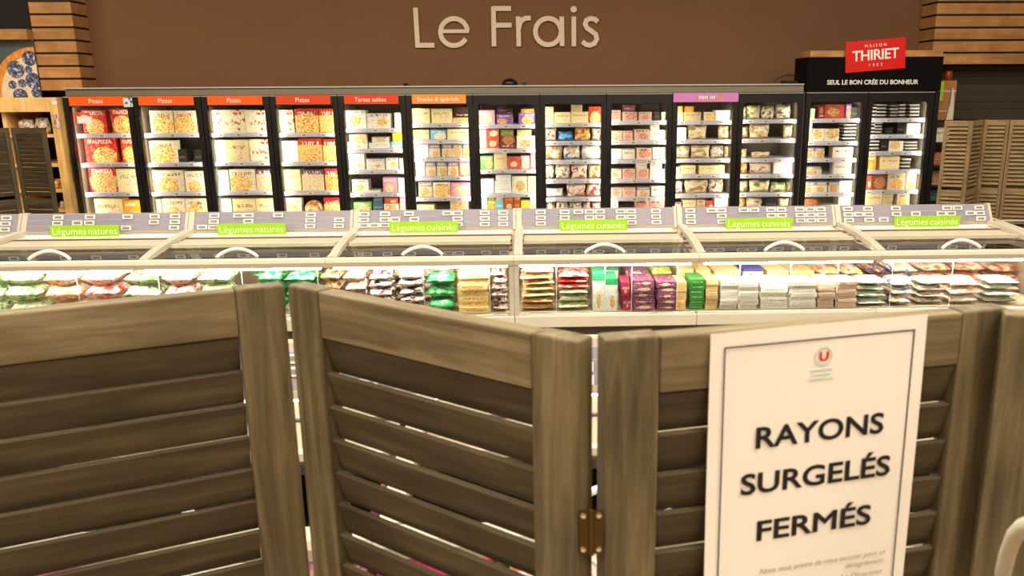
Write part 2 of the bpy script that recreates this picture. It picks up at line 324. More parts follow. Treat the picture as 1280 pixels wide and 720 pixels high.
kind('cWG', 'frozen_carton', 'tall white and green frozen carton', printed('fc_white_green', (236, 244, 234), FOOD['veg'], (.5, .3), .22, band=(50, 150, 96), bv=.8))
kind('cPU', 'frozen_carton', 'purple frozen carton', printed('fc_purple', (108, 34, 92), FOOD['pale'], (.55, .55), .24, text=(240, 225, 235), tv=.5))
kind('cMG', 'frozen_carton', 'magenta frozen carton', printed('fc_magenta', (150, 26, 74), FOOD['meat'], (.5, .4), .2, text=(250, 220, 230), tv=.6))
kind('cGR', 'frozen_carton', 'green frozen carton', printed('fc_green', (64, 140, 60), text=(225, 240, 215), tv=.5))
kind('cBE', 'frozen_carton', 'beige frozen carton', printed('fc_beige', (220, 190, 130), text=(255, 245, 220), tv=.5))
kind('cWH', 'frozen_carton', 'white frozen carton', printed('fc_white', (246, 238, 224), text=(120, 100, 90), tv=.5))
kind('cPK', 'frozen_carton', 'pale pink frozen carton', printed('fc_pink', (238, 206, 184), text=(190, 130, 110), tv=.5))
kind('cOR', 'frozen_carton', 'orange and cream frozen carton', printed('fc_orange', (244, 214, 160), FOOD['pizza'], (.5, .5), .4))
kind('cBW', 'frozen_carton', 'blue and white frozen carton', printed('fc_blue_white', (234, 232, 230), text=(50, 50, 140), band=(60, 60, 150), bv=.7, tv=.4))

# ------------------------------------------------------------------ mesh helpers
class MB:
    def __init__(s): s.v = []; s.f = []
    def box(s, x0, x1, y0, y1, z0, z1):
        n = len(s.v); s.v += [(x0, y0, z0), (x1, y0, z0), (x1, y1, z0), (x0, y1, z0), (x0, y0, z1), (x1, y0, z1), (x1, y1, z1), (x0, y1, z1)]
        s.f += [tuple(n + i for i in q) for q in ((0, 3, 2, 1), (4, 5, 6, 7), (0, 1, 5, 4), (1, 2, 6, 5), (2, 3, 7, 6), (3, 0, 4, 7))]; return s
    def prism(s, pts, x0, x1):                     # (y,z) outline extruded along x
        n = len(s.v); k = len(pts)
        s.v += [(x0, y, z) for y, z in pts] + [(x1, y, z) for y, z in pts]
        s.f += [(n + i, n + (i + 1) % k, n + k + (i + 1) % k, n + k + i) for i in range(k)]
        s.f += [tuple(n + i for i in range(k))[::-1], tuple(n + k + i for i in range(k))]; return s
    def prismy(s, pts, y0, y1):                    # (x,z) outline extruded along y
        n = len(s.v); k = len(pts)
        s.v += [(x, y0, z) for x, z in pts] + [(x, y1, z) for x, z in pts]
        s.f += [(n + i, n + (i + 1) % k, n + k + (i + 1) % k, n + k + i) for i in range(k)]
        s.f += [tuple(n + i for i in range(k))[::-1], tuple(n + k + i for i in range(k))]; return s
    def tube(s, path, r, seg=8):
        path = [Vector(p) for p in path]; n0 = len(s.v)
        for i, p in enumerate(path):
            t = (path[min(i + 1, len(path) - 1)] - path[max(i - 1, 0)]).normalized()
            a = t.cross(Vector((0, 0, 1)) if abs(t.z) < .9 else Vector((1, 0, 0))).normalized(); b = t.cross(a)
            for k in range(seg):
                q = p + (a * math.cos(2 * PI * k / seg) + b * math.sin(2 * PI * k / seg)) * r; s.v.append(tuple(q))
        for i in range(len(path) - 1):
            for k in range(seg):
                a = n0 + i * seg + k; b = n0 + i * seg + (k + 1) % seg; s.f.append((a, b, b + seg, a + seg))
        s.f.append(tuple(n0 + k for k in range(seg))); s.f.append(tuple(n0 + (len(path) - 1) * seg + k for k in range(seg))[::-1]); return s
    def lathe(s, prof, seg=20, c=(0, 0, 0)):
        n0 = len(s.v)
        for r, z in prof:
            for k in range(seg): s.v.append((c[0] + r * math.cos(2 * PI * k / seg), c[1] + r * math.sin(2 * PI * k / seg), c[2] + z))
        for i in range(len(prof) - 1):
            for k in range(seg):
                a = n0 + i * seg + k; b = n0 + i * seg + (k + 1) % seg; s.f.append((a, b, b + seg, a + seg))
        s.f.append(tuple(n0 + k for k in range(seg))[::-1]); s.f.append(tuple(n0 + (len(prof) - 1) * seg + k for k in range(seg))); return s
    def mesh(s, name, mat, bevel=0, smooth=False):
        me = bpy.data.meshes.new(name); me.from_pydata(s.v, [], s.f); me.update()
        import bmesh
        bm = bmesh.new(); bm.from_mesh(me); bmesh.ops.recalc_face_normals(bm, faces=bm.faces)
        if bevel: bmesh.ops.bevel(bm, geom=list(bm.edges), offset=bevel, segments=2, profile=.5, affect='EDGES')
        bm.to_mesh(me); bm.free()
        me.materials.append(mat if not isinstance(mat, str) else MT[mat])
        if smooth:
            for p in me.polygons: p.use_smooth = True
        return me
    def obj(s, name, mat, parent=None, loc=None, bevel=0, smooth=False, rot=None):
        return add(name, s.mesh(name, mat, bevel, smooth), parent, loc, rot)
def add(name, me, parent=None, loc=None, rot=None, scale=None):
    o = bpy.data.objects.new(name, me); COL.objects.link(o)
    if parent: o.parent = parent
    if loc is not None: o.location = loc
    if rot is not None: o.rotation_euler = rot
    if scale is not None: o.scale = scale
    return o
def tag(o, label, cat, group=None):
    o['label'] = label; o['category'] = cat
    if group: o['group'] = group
    return o
def thing(name, label, cat, loc=(0, 0, 0), rz=0, group=None):
    o = add(name, None, None, loc, (0, 0, rz)); o.empty_display_size = .05; return tag(o, label, cat, group)
def struct(o): o['kind'] = 'structure'; return o
def box(name, mat, x0, x1, y0, y1, z0, z1, parent=None, bevel=0):
    """box mesh with its origin at its own centre"""
    cx, cy, cz = (x0 + x1) / 2, (y0 + y1) / 2, (z0 + z1) / 2; a, b, c = (x1 - x0) / 2, (y1 - y0) / 2, (z1 - z0) / 2
    return MB().box(-a, a, -b, b, -c, c).obj(name, mat, parent, (cx, cy, cz), bevel)
_txt = {}
def text_mesh(body, size, mat, extrude=.001, bold=0.0, spacing=1.0, align='CENTER', shear=0):
    # bold: outline thickened by a bevel
    key = (body, size, mat, extrude, bold, spacing, align, shear)
    if key in _txt: return _txt[key]
    c = bpy.data.curves.new('lettering', 'FONT'); c.body = body; c.size = size; c.extrude = extrude; c.bevel_depth = bold; c.bevel_resolution = 1; c.resolution_u = 4
    c.align_x = align; c.align_y = 'CENTER'; c.space_character = spacing; c.shear = shear
    o = bpy.data.objects.new('lettering_source', c); COL.objects.link(o)
    dg = bpy.context.evaluated_depsgraph_get(); dg.update()
    me = bpy.data.meshes.new_from_object(o.evaluated_get(dg)); bpy.data.objects.remove(o); bpy.data.curves.remove(c)
    me.materials.clear(); me.materials.append(MT[mat]); _txt[key] = me; return me
def text(name, body, size, mat, parent, loc, rot=(PI / 2, 0, 0), **k):
    return add(name, text_mesh(body, size, mat, **k), parent, loc, rot)
ORD = ['first', 'second', 'third', 'fourth', 'fifth', 'sixth', 'seventh', 'eighth', 'ninth', 'tenth', 'eleventh', 'twelfth', 'thirteenth', 'fourteenth', 'fifteenth', 'sixteenth', 'seventeenth', 'eighteenth', 'nineteenth', 'twentieth']
TENS = {2: 'twenty', 3: 'thirty', 4: 'forty', 5: 'fifty'}
def nth(i):                                     # i from 1
    if i <= 20: return ORD[i - 1]
    return TENS[i // 10] + ('-' + ORD[i % 10 - 1] if i % 10 else 'th')

# ------------------------------------------------------------------ the setting
def plane_box(name, mat, *a): return struct(box(name, mat, *a))
plane_box('floor', 'floor', -9, 9, -4, 10.4, -.1, 0)
plane_box('ceiling', 'ceiling', -9, 9, -4, 10.4, 4.6, 4.7)
YW = 10.1
plane_box('wall_back', 'wall', -9, 9, YW, YW + .2, 0, 4.6)
plane_box('wall_left', 'wall', -9.2, -9, -4, 10.3, 0, 4.6)
plane_box('wall_right', 'wall', 9, 9.2, -4, 10.3, 0, 4.6)
plane_box('wall_rear', 'wall', -9, 9, -4.2, -4, 0, 4.6)

# slatted oak claddings: each slat is a piece
def cladding(name, x0, x1, yf, z0, z1, pitch, gap=.022):
    core = struct(box(name, 'gap', x0 + .012, x1 - .012, yf + .012, YW - .002, z0, z1))
    n = int(round((z1 - z0) / pitch)); me = None
    for i in range(n):
        a = z0 + i * pitch; b = a + pitch - gap
        if me is None:
            hx, hy, hz = (x1 - x0) / 2, (YW - .004 - yf) / 2, (b - a) / 2
            me = MB().box(-hx, hx, -hy, hy, -hz, hz).mesh('slat', 'oak', .002)
        o = add('slat', me, None, ((x0 + x1) / 2, (yf + YW - .004) / 2, (a + b) / 2))
        o.parent = core; o.matrix_parent_inverse = Matrix.Translation(-core.location)
    return core
pitch = (at(100, 2.5, 9.76).z - at(100, 101, 9.76).z) / 6 - .002
cladding('trim_1', -5.41, -4.966, 9.76, 1.985, 1.985 + pitch * 19, pitch)
p2 = (at(1200, 14, 9.70).z - at(1200, 77, 9.70).z) / 4
cladding('trim_2', 4.489, 7.4, 9.70, 2.215, 2.215 + p2 * 17, p2)
# dark panelled wall right of the freezers
dw = struct(box('trim_3', 'shutter', 4.5, 7.4, YW - .05, YW - .002, 0, 2.2))
for z in (1.72, 1.80, 2.12):
    o = box('batten', 'shutter', 4.5, 7.4, YW - .062, YW - .05, z, z + .025); o.parent = dw; o.matrix_parent_inverse = Matrix.Translation(-dw.location)

# lettering on the wall, drawn letter by letter
_rd = [0]
def ribbon(mb, pts, wd, y0, y1):
    _rd[0] = (_rd[0] + 1) % 5; y0 -= .0012 * _rd[0]
    """flat stroke of width wd along (x,z) points, with depth y0..y1"""
    P = [Vector(p) for p in pts]; Lf = []; Rf = []
    for i, p in enumerate(P):
        a = (P[i] - P[i - 1]).normalized() if i else None; b = (P[i + 1] - P[i]).normalized() if i < len(P) - 1 else None
        t = ((a or b) + (b or a)).normalized(); n = Vector((-t.y, t.x)); d = a or b
        k = 1 / max(.5, abs(n.dot(Vector((-d.y, d.x)))))
        Lf.append(p + n * wd / 2 * k); Rf.append(p - n * wd / 2 * k)
    for i in range(len(P) - 1): mb.prismy([tuple(Lf[i]), tuple(Lf[i + 1]), tuple(Rf[i + 1]), tuple(Rf[i])], y0, y1)
def zpt(x, y): p = at(500 + x / 4.74, y / 4.74, YW - .03); return (p.x, p.z)
def arc(cx, cy, rx, ry, a0, a1, n=28): return [zpt(cx + rx * math.cos(math.radians(a0 + (a1 - a0) * i / n)), cy - ry * math.sin(math.radians(a0 + (a1 - a0) * i / n))) for i in range(n + 1)]
WL = thing('wall_lettering', 'large cream cut-out letters reading Le Frais on the brown wall', 'lettering', (-.3, YW - .03, 2.43))
sw = 26 / 4.74 * YW / F_PX
LET = [[[(91, 45), (104, 268), (204, 268)]],
       ['E'], [[(553, 38), (557, 275)], [(553, 50), (658, 50)], [(555, 149), (661, 149)]],
       [[(700, 98), (704, 275)], [(704, 170), (710, 138), (724, 118), (745, 108), (775, 107)]],
       ['A', [(958, 98), (961, 273)]], ['I', [(1030, 98), (1030, 275)]],
       [[(1172, 130), (1155, 114), (1128, 109), (1105, 120), (1097, 143), (1108, 166), (1136, 185), (1160, 204), (1166, 232), (1152, 257), (1126, 268), (1100, 263), (1080, 246)]]]
for L_ in LET:
    mb = MB()
    for st in L_:
        if st == 'E': ribbon(mb, [zpt(243, 185), zpt(408, 185)], sw * .75, YW - .03, YW - .004); ribbon(mb, arc(320, 190, 80, 80, 4, 330), sw, YW - .031, YW - .004)
        elif st == 'A': ribbon(mb, arc(878, 187, 76, 78, 0, 360, 36), sw, YW - .031, YW - .004)
        elif st == 'I': mb.prismy(arc(1029, 55, 19, 19, 0, 345, 20), YW - .03, YW - .004)
        else: ribbon(mb, [zpt(*q) for q in st], sw, YW - .03, YW - .004)
    o = mb.obj('letter', 'letter'); o.parent = WL; o.matrix_parent_inverse = Matrix.Translation(-WL.location)

# ceiling luminaires (the light of the shop)
def ceiling_light(x, y, label):
    t = thing('ceiling_light', label, 'ceiling light', (x, y, 4.35), 0, 'linear ceiling lights')
    MB().box(-.75, .75, -.09, .09, .0, .08).obj('housing', 'white', t)
    MB().box(-.73, .73, -.07, .07, -.012, .0).obj('diffuser', DIFF, t)
    for s in (-.6, .6): MB().box(s - .008, s + .008, -.008, .008, .08, .25).obj('hanger', 'greypost', t)
    ld = bpy.data.lights.new('tube', 'AREA'); ld.shape = 'RECTANGLE'; ld.size = 1.44; ld.size_y = .13; ld.energy = CEIL_POWER; ld.color = LAMP_COL
    lo = bpy.data.objects.new('tube', ld); COL.objects.link(lo); lo.parent = t; lo.location = (0, 0, -.02)
DIFF = emis('lamp_diffuser', (1.0, .86, .66), 6)
for r, y in enumerate((-1.6, .2, 2.2, 4.4, 6.4)):
    for c, x in enumerate((-4.2, -1.4, 1.4, 4.2)):
        ceiling_light(x, y, 'white linear ceiling light, %s in the %s row from the wall lettering' % (nth(c + 1) + ' from left', nth(5 - r)))

ceiling_light(-5.9, 7.5, 'added linear ceiling light brightening the pine shelving')  # extra lamp added to brighten the dim pine shelving
# ------------------------------------------------------------------ meshes for goods
_unit = {}
def carton_mesh(code):
    if code not in _unit: _unit[code] = MB().box(-.5, .5, -.5, .5, 0, 1).mesh(K[code][0], K[code][2])
    return _unit[code]
def pillow(code, var):
    key = (code, var)
    if key in _unit: return _unit[key]
    rnd = random.Random(str(key)); nx, nz = 9, 9; V = []; Fc = []
    ph = [rnd.uniform(0, 6.3) for _ in range(8)]
    for side in (-1, 1):
        for i in range(nx + 1):
            for j in range(nz + 1):
                u, v = i / nx * 2 - 1, j / nz * 2 - 1
                e = max(0, (1 - abs(u) ** 3.2)) ** .5 * max(0, (1 - abs(v) ** 3.2)) ** .5
                wob = 1 + .16 * math.sin(3.3 * u + ph[0] + 2 * v) + .12 * math.sin(5 * v + ph[1]) + .1 * math.sin(7 * u - 3 * v + ph[2])
                sq = 1 - .05 * (1 + math.sin(3 * v + ph[3])) * abs(u) - .04 * abs(u * v)
                sv = 1 - .04 * (1 + math.sin(4 * u + ph[4])) * abs(v)
                V.append((u * .5 * sq, side * (.5 * e * wob * .8 + .02), (v * sv + 1) * .5))
    n = (nx + 1) * (nz + 1)
    def idx(s, i, j): return s * n + i * (nz + 1) + j
    for s in (0, 1):
        for i in range(nx):
            for j in range(nz): Fc.append((idx(s, i, j), idx(s, i + 1, j), idx(s, i + 1, j + 1), idx(s, i, j + 1)))
    rim = [(i, 0) for i in range(nx)] + [(nx, j) for j in range(nz)] + [(nx - i, nz) for i in range(nx)] + [(0, nz - j) for j in range(nz)]
    for k in range(len(rim)):
        a, b = rim[k], rim[(k + 1) % len(rim)]; Fc.append((idx(0, *a), idx(0, *b), idx(1, *b), idx(1, *a)))
    mb = MB(); mb.v, mb.f = V, Fc
    me = mb.mesh(K[code][0], K[code][2], smooth=True); _unit[key] = me; return me
def isbag(code): return code[0] in 'bf'
_cnt = [0]
def goods(code, x, y, z, w_, d, h, rz=0, lying=False):
    """one packet standing (or lying) with its base at z"""
    _cnt[0] += 1
    if isbag(code):
        me = pillow(code, _cnt[0] % 3)
        if lying: return add(K[code][0], me, None, (x, y - d / 2, z + h / 2), (-PI / 2, 0, rz), (w_, h * 1.12, d)) if False else add(K[code][0], pillow_flat(code, _cnt[0] % 3), None, (x, y, z), (0, 0, rz), (w_, d, h))
        return add(K[code][0], me, None, (x, y, z), (0, 0, rz), (w_, d, h))
    return add(K[code][0], carton_mesh(code), None, (x, y, z), (0, 0, rz), (w_, d, h))
def pillow_flat(code, var):
    key = (code, var, 'flat')
    if key in _unit: return _unit[key]
    src = pillow(code, var); mb = MB()
    zs = [v.co.y for v in src.vertices]; lo, hi = min(zs), max(zs)
    mb.v = [(v.co.x, v.co.z - .5, (v.co.y - lo) / (hi - lo)) for v in src.vertices]; mb.f = [tuple(p.vertices) for p in src.polygons]
    me = mb.mesh(K[code][0], K[code][2], smooth=True); _unit[key] = me; return me

# ------------------------------------------------------------------ upright freezers
YF = 9.10; X0 = -4.8348; WD = .70; ZT = 1.915
SC_ = 4.645
# door -> (zoom origin, shelf heights in the photograph, rows of (x0, x1, top, kind[, bottom]))
DOORS = [
 ((90, 115), [242, 412, 583, 750], [
  [(60, 195, 105, 'R'), (228, 352, 98, 'R')], [(75, 252, 270, 'R'), (285, 375, 270, 'R')],
  [(95, 255, 440, 'R'), (258, 395, 447, 'Y')], [(135, 295, 620, 'Y'), (300, 415, 630, 'O')]]),
 ((90, 115), [240, 410, 580, 750], [
  [(452, 585, 108, 'P'), (590, 720, 108, 'P'), (728, 745, 110, 'P')], [(450, 610, 283, 'P'), (615, 662, 335, 'D'), (705, 750, 335, 'D')],
  [(440, 486, 455, 'P'), (490, 652, 455, 'P'), (658, 775, 460, 'P')], [(470, 518, 625, 'P'), (525, 657, 620, 'P'), (661, 795, 620, 'P')]]),
 ((260, 115), [237, 405, 575, 745], [
  [(8, 74, 105, 'T'), (78, 212, 103, 'T'), (215, 345, 105, 'T')], [(30, 102, 280, 'L'), (105, 237, 278, 'Y'), (240, 365, 275, 'T')],
  [(45, 120, 455, 'L'), (125, 274, 450, 'P'), (278, 390, 450, 'M2')], [(60, 138, 620, 'L'), (145, 276, 620, 'Y'), (280, 400, 620, 'Y')]]),
 ((260, 115), [237, 405, 575, 745], [
  [(400, 496, 105, 'T'), (505, 640, 97, 'M'), (645, 740, 97, 'M')], [(415, 520, 285, 'L'), (525, 662, 270, 'M'), (668, 750, 275, 'M')],
  [(435, 540, 450, 'Y'), (545, 672, 452, 'M2'), (680, 765, 445, 'M')], [(445, 545, 615, 'P'), (555, 668, 610, 'PIE'), (675, 775, 615, 'M')]]),
 ((425, 115), [212, 330, 452, 585, 705], [
  [(30, 150, 107, 'W'), (158, 292, 125, 'W'), (315, 358, 120, 'L')],
  [(40, 160, 290, 'W'), (55, 155, 246, 'P', 289), (165, 290, 295, 'L'), (185, 285, 262, 'W', 294), (295, 362, 288, 'B2'), (305, 360, 235, 'Y2', 287)],
  [(45, 142, 390, 'W'), (50, 140, 357, 'L', 389), (150, 257, 390, 'W'), (265, 336, 385, 'W'), (345, 372, 385, 'L')],
  [(70, 165, 510, 'W'), (170, 236, 570, 'L'), (250, 331, 497, 'K'), (335, 378, 500, 'L')],
  [(80, 182, 640, 'G'), (190, 247, 650, 'B'), (195, 247, 605, 'B', 649), (255, 341, 650, 'P'), (260, 335, 615, 'R2', 649), (345, 385, 600, 'K')]]),
 ((425, 115), [182, 277, 380, 490, 610, 715], [
  [(420, 522, 95, 'Y'), (530, 650, 97, 'Y'), (655, 752, 150, 'P'), (660, 750, 88, 'D2', 149)],
  [(425, 517, 220, 'Y'), (525, 618, 220, 'B2'), (622, 755, 215, 'Y')],
  [(430, 511, 305, 'L'), (515, 580, 295, 'C2'), (590, 651, 300, 'C2'), (655, 711, 300, 'C2'), (715, 762, 300, 'C2')],
  [(440, 492, 405, 'L'), (498, 556, 405, 'C2'), (560, 621, 405, 'C2'), (625, 687, 405, 'C2'), (692, 762, 405, 'K')],
  [(455, 536, 520, 'C2'), (540, 641, 525, 'P'), (645, 765, 525, 'K')], [(450, 547, 655, 'Y'), (640, 745, 630, 'P')]]),
 ((590, 115), [188, 330, 450, 588, 695], [
  [(35, 132, 107, 'K'), (143, 239, 130, 'V'), (145, 198, 82, 'V2', 129), (202, 237, 97, 'D2', 129), (270, 372, 122, 'V'), (285, 360, 98, 'O', 121)],
  [(38, 85, 265, 'K'), (40, 84, 215, 'K', 264), (88, 158, 265, 'R2'), (89, 157, 215, 'R2', 264), (162, 252, 258, 'D3'), (168, 242, 220, 'G2', 257), (258, 372, 255, 'L2'), (262, 345, 220, 'Y', 254)],
  [(48, 122, 372, 'G'), (126, 201, 355, 'Y'), (205, 281, 375, 'R2'), (285, 336, 370, 'K'), (340, 378, 355, 'K')],
  [(52, 127, 505, 'B3'), (132, 229, 552, 'L'), (134, 228, 517, 'L', 551), (140, 226, 482, 'L', 516), (233, 321, 490, 'L2'), (325, 378, 490, 'Y')],
  [(50, 88, 610, 'G3'), (91, 133, 630, 'O'), (92, 132, 602, 'G', 629), (136, 183, 630, 'B4'), (138, 182, 602, 'K', 629), (186, 240, 630, 'R2'), (188, 238, 602, 'O', 629), (243, 280, 628, 'O2'), (244, 280, 600, 'O', 627), (284, 335, 630, 'G4'), (338, 380, 608, 'G3')]]),
 ((590, 115), [180, 285, 395, 507, 612, 705], [
  [(415, 476, 118, 'Y'), (417, 474, 86, 'Y', 117), (480, 571, 118, 'Y'), (575, 676, 115, 'Y'), (577, 642, 76, 'Y', 114), (680, 750, 85, 'R')],
  [(420, 492, 205, 'bR'), (498, 590, 230, 'bB'), (595, 690, 205, 'bO'), (695, 752, 208, 'bR')],
  [(420, 528, 310, 'bS'), (531, 630, 306, 'bBW'), (635, 752, 296, 'bW')],
  [(422, 480, 420, 'bC'), (483, 571, 418, 'bC'), (575, 672, 420, 'bR'), (676, 752, 420, 'bS')],
  [(425, 532, 560, 'bW'), (550, 660, 532, 'bP'), (665, 752, 530, 'bR')],
  [(430, 482, 640, 'bC'), (486, 562, 640, 'bC'), (566, 641, 640, 'bC'), (645, 692, 640, 'bP'), (696, 752, 640, 'bR')]]),
 ((750, 110), [190, 305, 415, 528, 632, 715], [
  [(58, 121, 130, 'C'), (130, 217, 140, 'C'), (135, 205, 99, 'C3', 139), (225, 301, 140, 'C'), (310, 346, 140, 'D'), (358, 380, 140, 'G3')],
  [(62, 129, 250, 'C'), (133, 191, 250, 'C'), (198, 286, 240, 'C'), (290, 379, 245, 'C4'), (292, 345, 208, 'C4', 244)],
  [(60, 125, 355, 'C4'), (129, 202, 355, 'C4'), (212, 301, 350, 'C'), (305, 346, 345, 'C4'), (350, 378, 345, 'L')],
  [(60, 126, 470, 'C'), (130, 206, 470, 'C'), (210, 282, 470, 'C'), (212, 272, 431, 'C4', 469), (290, 376, 470, 'C4'), (292, 360, 431, 'C4', 469)],
  [(65, 125, 580, 'C'), (129, 206, 580, 'C'), (215, 291, 575, 'C2'), (300, 376, 570, 'C4')],
  [(60, 106, 650, 'C4'), (110, 192, 672, 'D'), (200, 286, 645, 'C'), (290, 378, 640, 'C')]]),
 ((750, 110), [190, 300, 410, 502, 615, 710], [
  [(435, 485, 140, 'Y'), (438, 481, 106, 'O', 139), (489, 590, 140, 'Y'), (491, 545, 106, 'O', 139), (605, 666, 140, 'P'), (672, 755, 130, 'L')],
  [(435, 502, 230, 'L'), (510, 626, 213, 'bS'), (690, 755, 218, 'bS')],
  [(435, 526, 335, 'bS'), (530, 645, 333, 'bS'), (648, 725, 335, 'bC'), (728, 752, 337, 'bS')],
  [(436, 462, 460, 'L'), (470, 557, 450, 'Y'), (575, 722, 450, 'Y')],
  [(435, 487, 540, 'bR'), (492, 631, 535, 'bS'), (635, 722, 530, 'bC')],
  [(430, 480, 665, 'bR'), (484, 561, 650, 'Y'), (565, 611, 650, 'P'), (615, 661, 655, 'R2'), (665, 742, 640, 'L')]]),
 ((910, 110), [182, 295, 408, 500, 608, 705], [
  [(80, 110, 110, 'bG'), (113, 198, 100, 'bG'), (200, 276, 105, 'bC'), (282, 374, 97, 'bC')],
  [(75, 125, 225, 'bS'), (128, 246, 210, 'bS'), (330, 391, 215, 'bS')],
  [(70, 116, 355, 'bS'), (140, 251, 372, 'bS')],
  [(70, 121, 430, 'bO'), (130, 264, 422, 'bR'), (268, 380, 425, 'L')],
  [(65, 121, 540, 'bS'), (125, 250, 535, 'bG'), (254, 346, 550, 'bG'), (349, 380, 545, 'bS')],
  [(65, 106, 640, 'bO'), (109, 206, 640, 'bS'), (215, 291, 635, 'D'), (296, 376, 640, 'bS')]]),
 ((1000, 110), [178, 310, 408, 502, 608, 700], [
  [(40, 88, 120, 'G3'), (108, 147, 100, 'D3'), (150, 263, 97, 'R3'), (266, 296, 95, 'V'), (300, 345, 112, 'D')],
  [(38, 71, 245, 'P'), (39, 70, 200, 'L', 244), (76, 142, 238, 'W2'), (148, 230, 238, 'W2'), (255, 345, 210, 'DS')],
  [(28, 82, 345, 'C2'), (85, 142, 347, 'C2'), (195, 310, 343, 'C4'), (314, 336, 352, 'D')],
  [(22, 127, 458, 'C2'), (198, 299, 428, 'C4'), (302, 330, 450, 'D')],
  [(25, 91, 545, 'C2'), (94, 161, 545, 'C2'), (165, 226, 545, 'C2'), (230, 311, 540, 'L')],
  [(25, 111, 645, 'N'), (125, 212, 680, 'L'), (225, 311, 632, 'L')]]),
 ((1000, 110), [175, 270, 368, 475, 592, 685], [
  [(408, 446, 110, 'DS'), (448, 502, 95, 'DS'), (530, 571, 100, 'DS'), (575, 612, 95, 'DS'), (640, 696, 95, 'DS')],
  [(402, 434, 210, 'DS'), (438, 478, 190, 'DS'), (500, 540, 230, 'D'), (570, 612, 200, 'D'), (622, 700, 205, 'L')],
  [(405, 462, 305, 'DS'), (470, 516, 295, 'D'), (520, 601, 308, 'W2'), (610, 682, 312, 'DS')],
  [(390, 441, 388, 'O'), (468, 581, 398, 'Y'), (590, 642, 410, 'DS')],
  [(384, 416, 510, 'R2'), (419, 500, 505, 'N'), (512, 616, 498, 'P'), (620, 682, 498, 'P')],
  [(380, 481, 605, 'Y'), (485, 542, 610, 'Y'), (565, 636, 610, 'P')]]),
]
DOORX = [(X0 + WD * i, X0 + WD * (i + 1)) for i in range(11)] + [(2.884, 3.552), (3.552, 4.27)]
DNAME = ['leftmost freezer door'] + ['%s freezer door' % nth(i) for i in range(2, 12)] + ['penultimate freezer door', 'rightmost freezer door']
SHN = ['top shelf', 'second shelf', 'third shelf', 'fourth shelf', 'fifth shelf', 'sixth shelf']
ZB = .14
def door_parts(t, x0, x1, di, px, thin=False):
    """black framed glass door; local x relative to px"""
    a, b = x0 - px + .004, x1 - px - .004; f = .052
    mb = MB()
    mb.box(a, a + f, -.03, .03, ZB, ZT); mb.box(b - f, b, -.03, .03, ZB, ZT)
    mb.box(a + f, b - f, -.03, .03, ZT - .10, ZT); mb.box(a + f, b - f, -.03, .03, ZB, ZB + .08)
    d = mb.obj('door', 'black', t)
    MB().box(a + f, b - f, -.004, .004, ZB + .08, ZT - .10).obj('door_glass', 'glass', d)
    h = MB(); h.box(a + .012, a + .032, -.062, -.05, 1.05, 1.36); h.box(a + .016, a + .028, -.05, -.03, 1.06, 1.085); h.box(a + .016, a + .028, -.05, -.03, 1.325, 1.35)
    h.obj('handle', 'black', d, bevel=.003)
    MB().box(a, b, -.034, -.03, ZT - .006, ZT).obj('trim_strip', 'greypost', d)
    return d
def freezer_shelves(t, di, x0, x1, px):
    (ox, oy), ys, rows = DOORS[di]
    out = []
    for k, y in enumerate(ys):
        z = at(ox + (rows[k][0][0] + rows[k][-1][1]) / 2 / SC_, oy + y / SC_, YF + .10).z
        s = MB().box(x0 - px + .034, x1 - px - .034, .09, .58, z - .022, z).obj('shelf', 'shelf', t)
        st = MB().box(x0 - px + .036, x1 - px - .036, .080, .089, z - .042, z - .002).obj('price_strip', 'strip', s)
        st['label'] = 'lilac price strip'
        out.append(z)
        for j in range(3):
            lx = x0 - px + .12 + j * .2 + random.uniform(-.04, .04)
            add('price_label', ESL2, s, (lx, .077, z - .022), None, (1, 1, 1))
    return out
ESL2 = MB().box(-.03, .03, -.003, .003, -.015, .015).mesh('price_label', 'esl')
def freezer_body(t, xs, px):
    a, b = xs[0] - px + .002, xs[-1] - px - .002; mb = MB()
    mb.box(a, b, .70, .74, .02, ZT + .005); mb.box(a, a + .03, .035, .70, .02, ZT + .005); mb.box(b - .03, b, .035, .70, .02, ZT + .005)
    mb.box(a + .03, b - .03, .035, .70, ZT - .04, ZT + .005); mb.box(a + .03, b - .03, .035, .70, .1, .14)
    mb.obj('body', 'inner', t)
    MB().box(a + .031, b - .031, .685, .699, .142, ZT - .041).obj('back_liner', 'backliner', t)
    MB().box(a, b, -.02, .03, .02, ZB - .01).obj('kick_plate', 'dark', t)
    for x in xs[1:-1]: MB().box(x - px - .02, x - px + .02, .035, .684, .14, ZT - .04).obj('partition', 'inner', t)
    for i in range(len(xs) - 1):
        MB().box(xs[i] - px + .032, xs[i] - px + .040, .034, .050, .2, ZT - .13).obj('led_strip', 'led', t)
        MB().box(xs[i + 1] - px - .040, xs[i + 1] - px - .032, .034, .050, .2, ZT - .13).obj('led_strip', 'led', t)
SIGNS = {0: ('orange', 'Pizzas'), 1: ('orange', 'Pizzas'), 2: ('orange', 'Pizzas'), 3: ('redorange', 'Pizzas'), 4: ('redorange', 'Tartes salées'), 5: ('orange2', 'Snacks & apéritifs'), 9: ('purple', None)}
LBL = ['under the first orange Pizzas sign at the far left', 'under the second Pizzas sign', 'under the third Pizzas sign', 'under the fourth Pizzas sign', 'under the red Tartes salées sign', 'under the light orange snacks sign',
       'of violet and green cartons, right of the snacks sign', 'of yellow boxes and bags, two left of lilac sign', 'of burger cartons just left of the lilac sign', 'under the lilac sign', 'of bread bags beside the black-topped freezer']
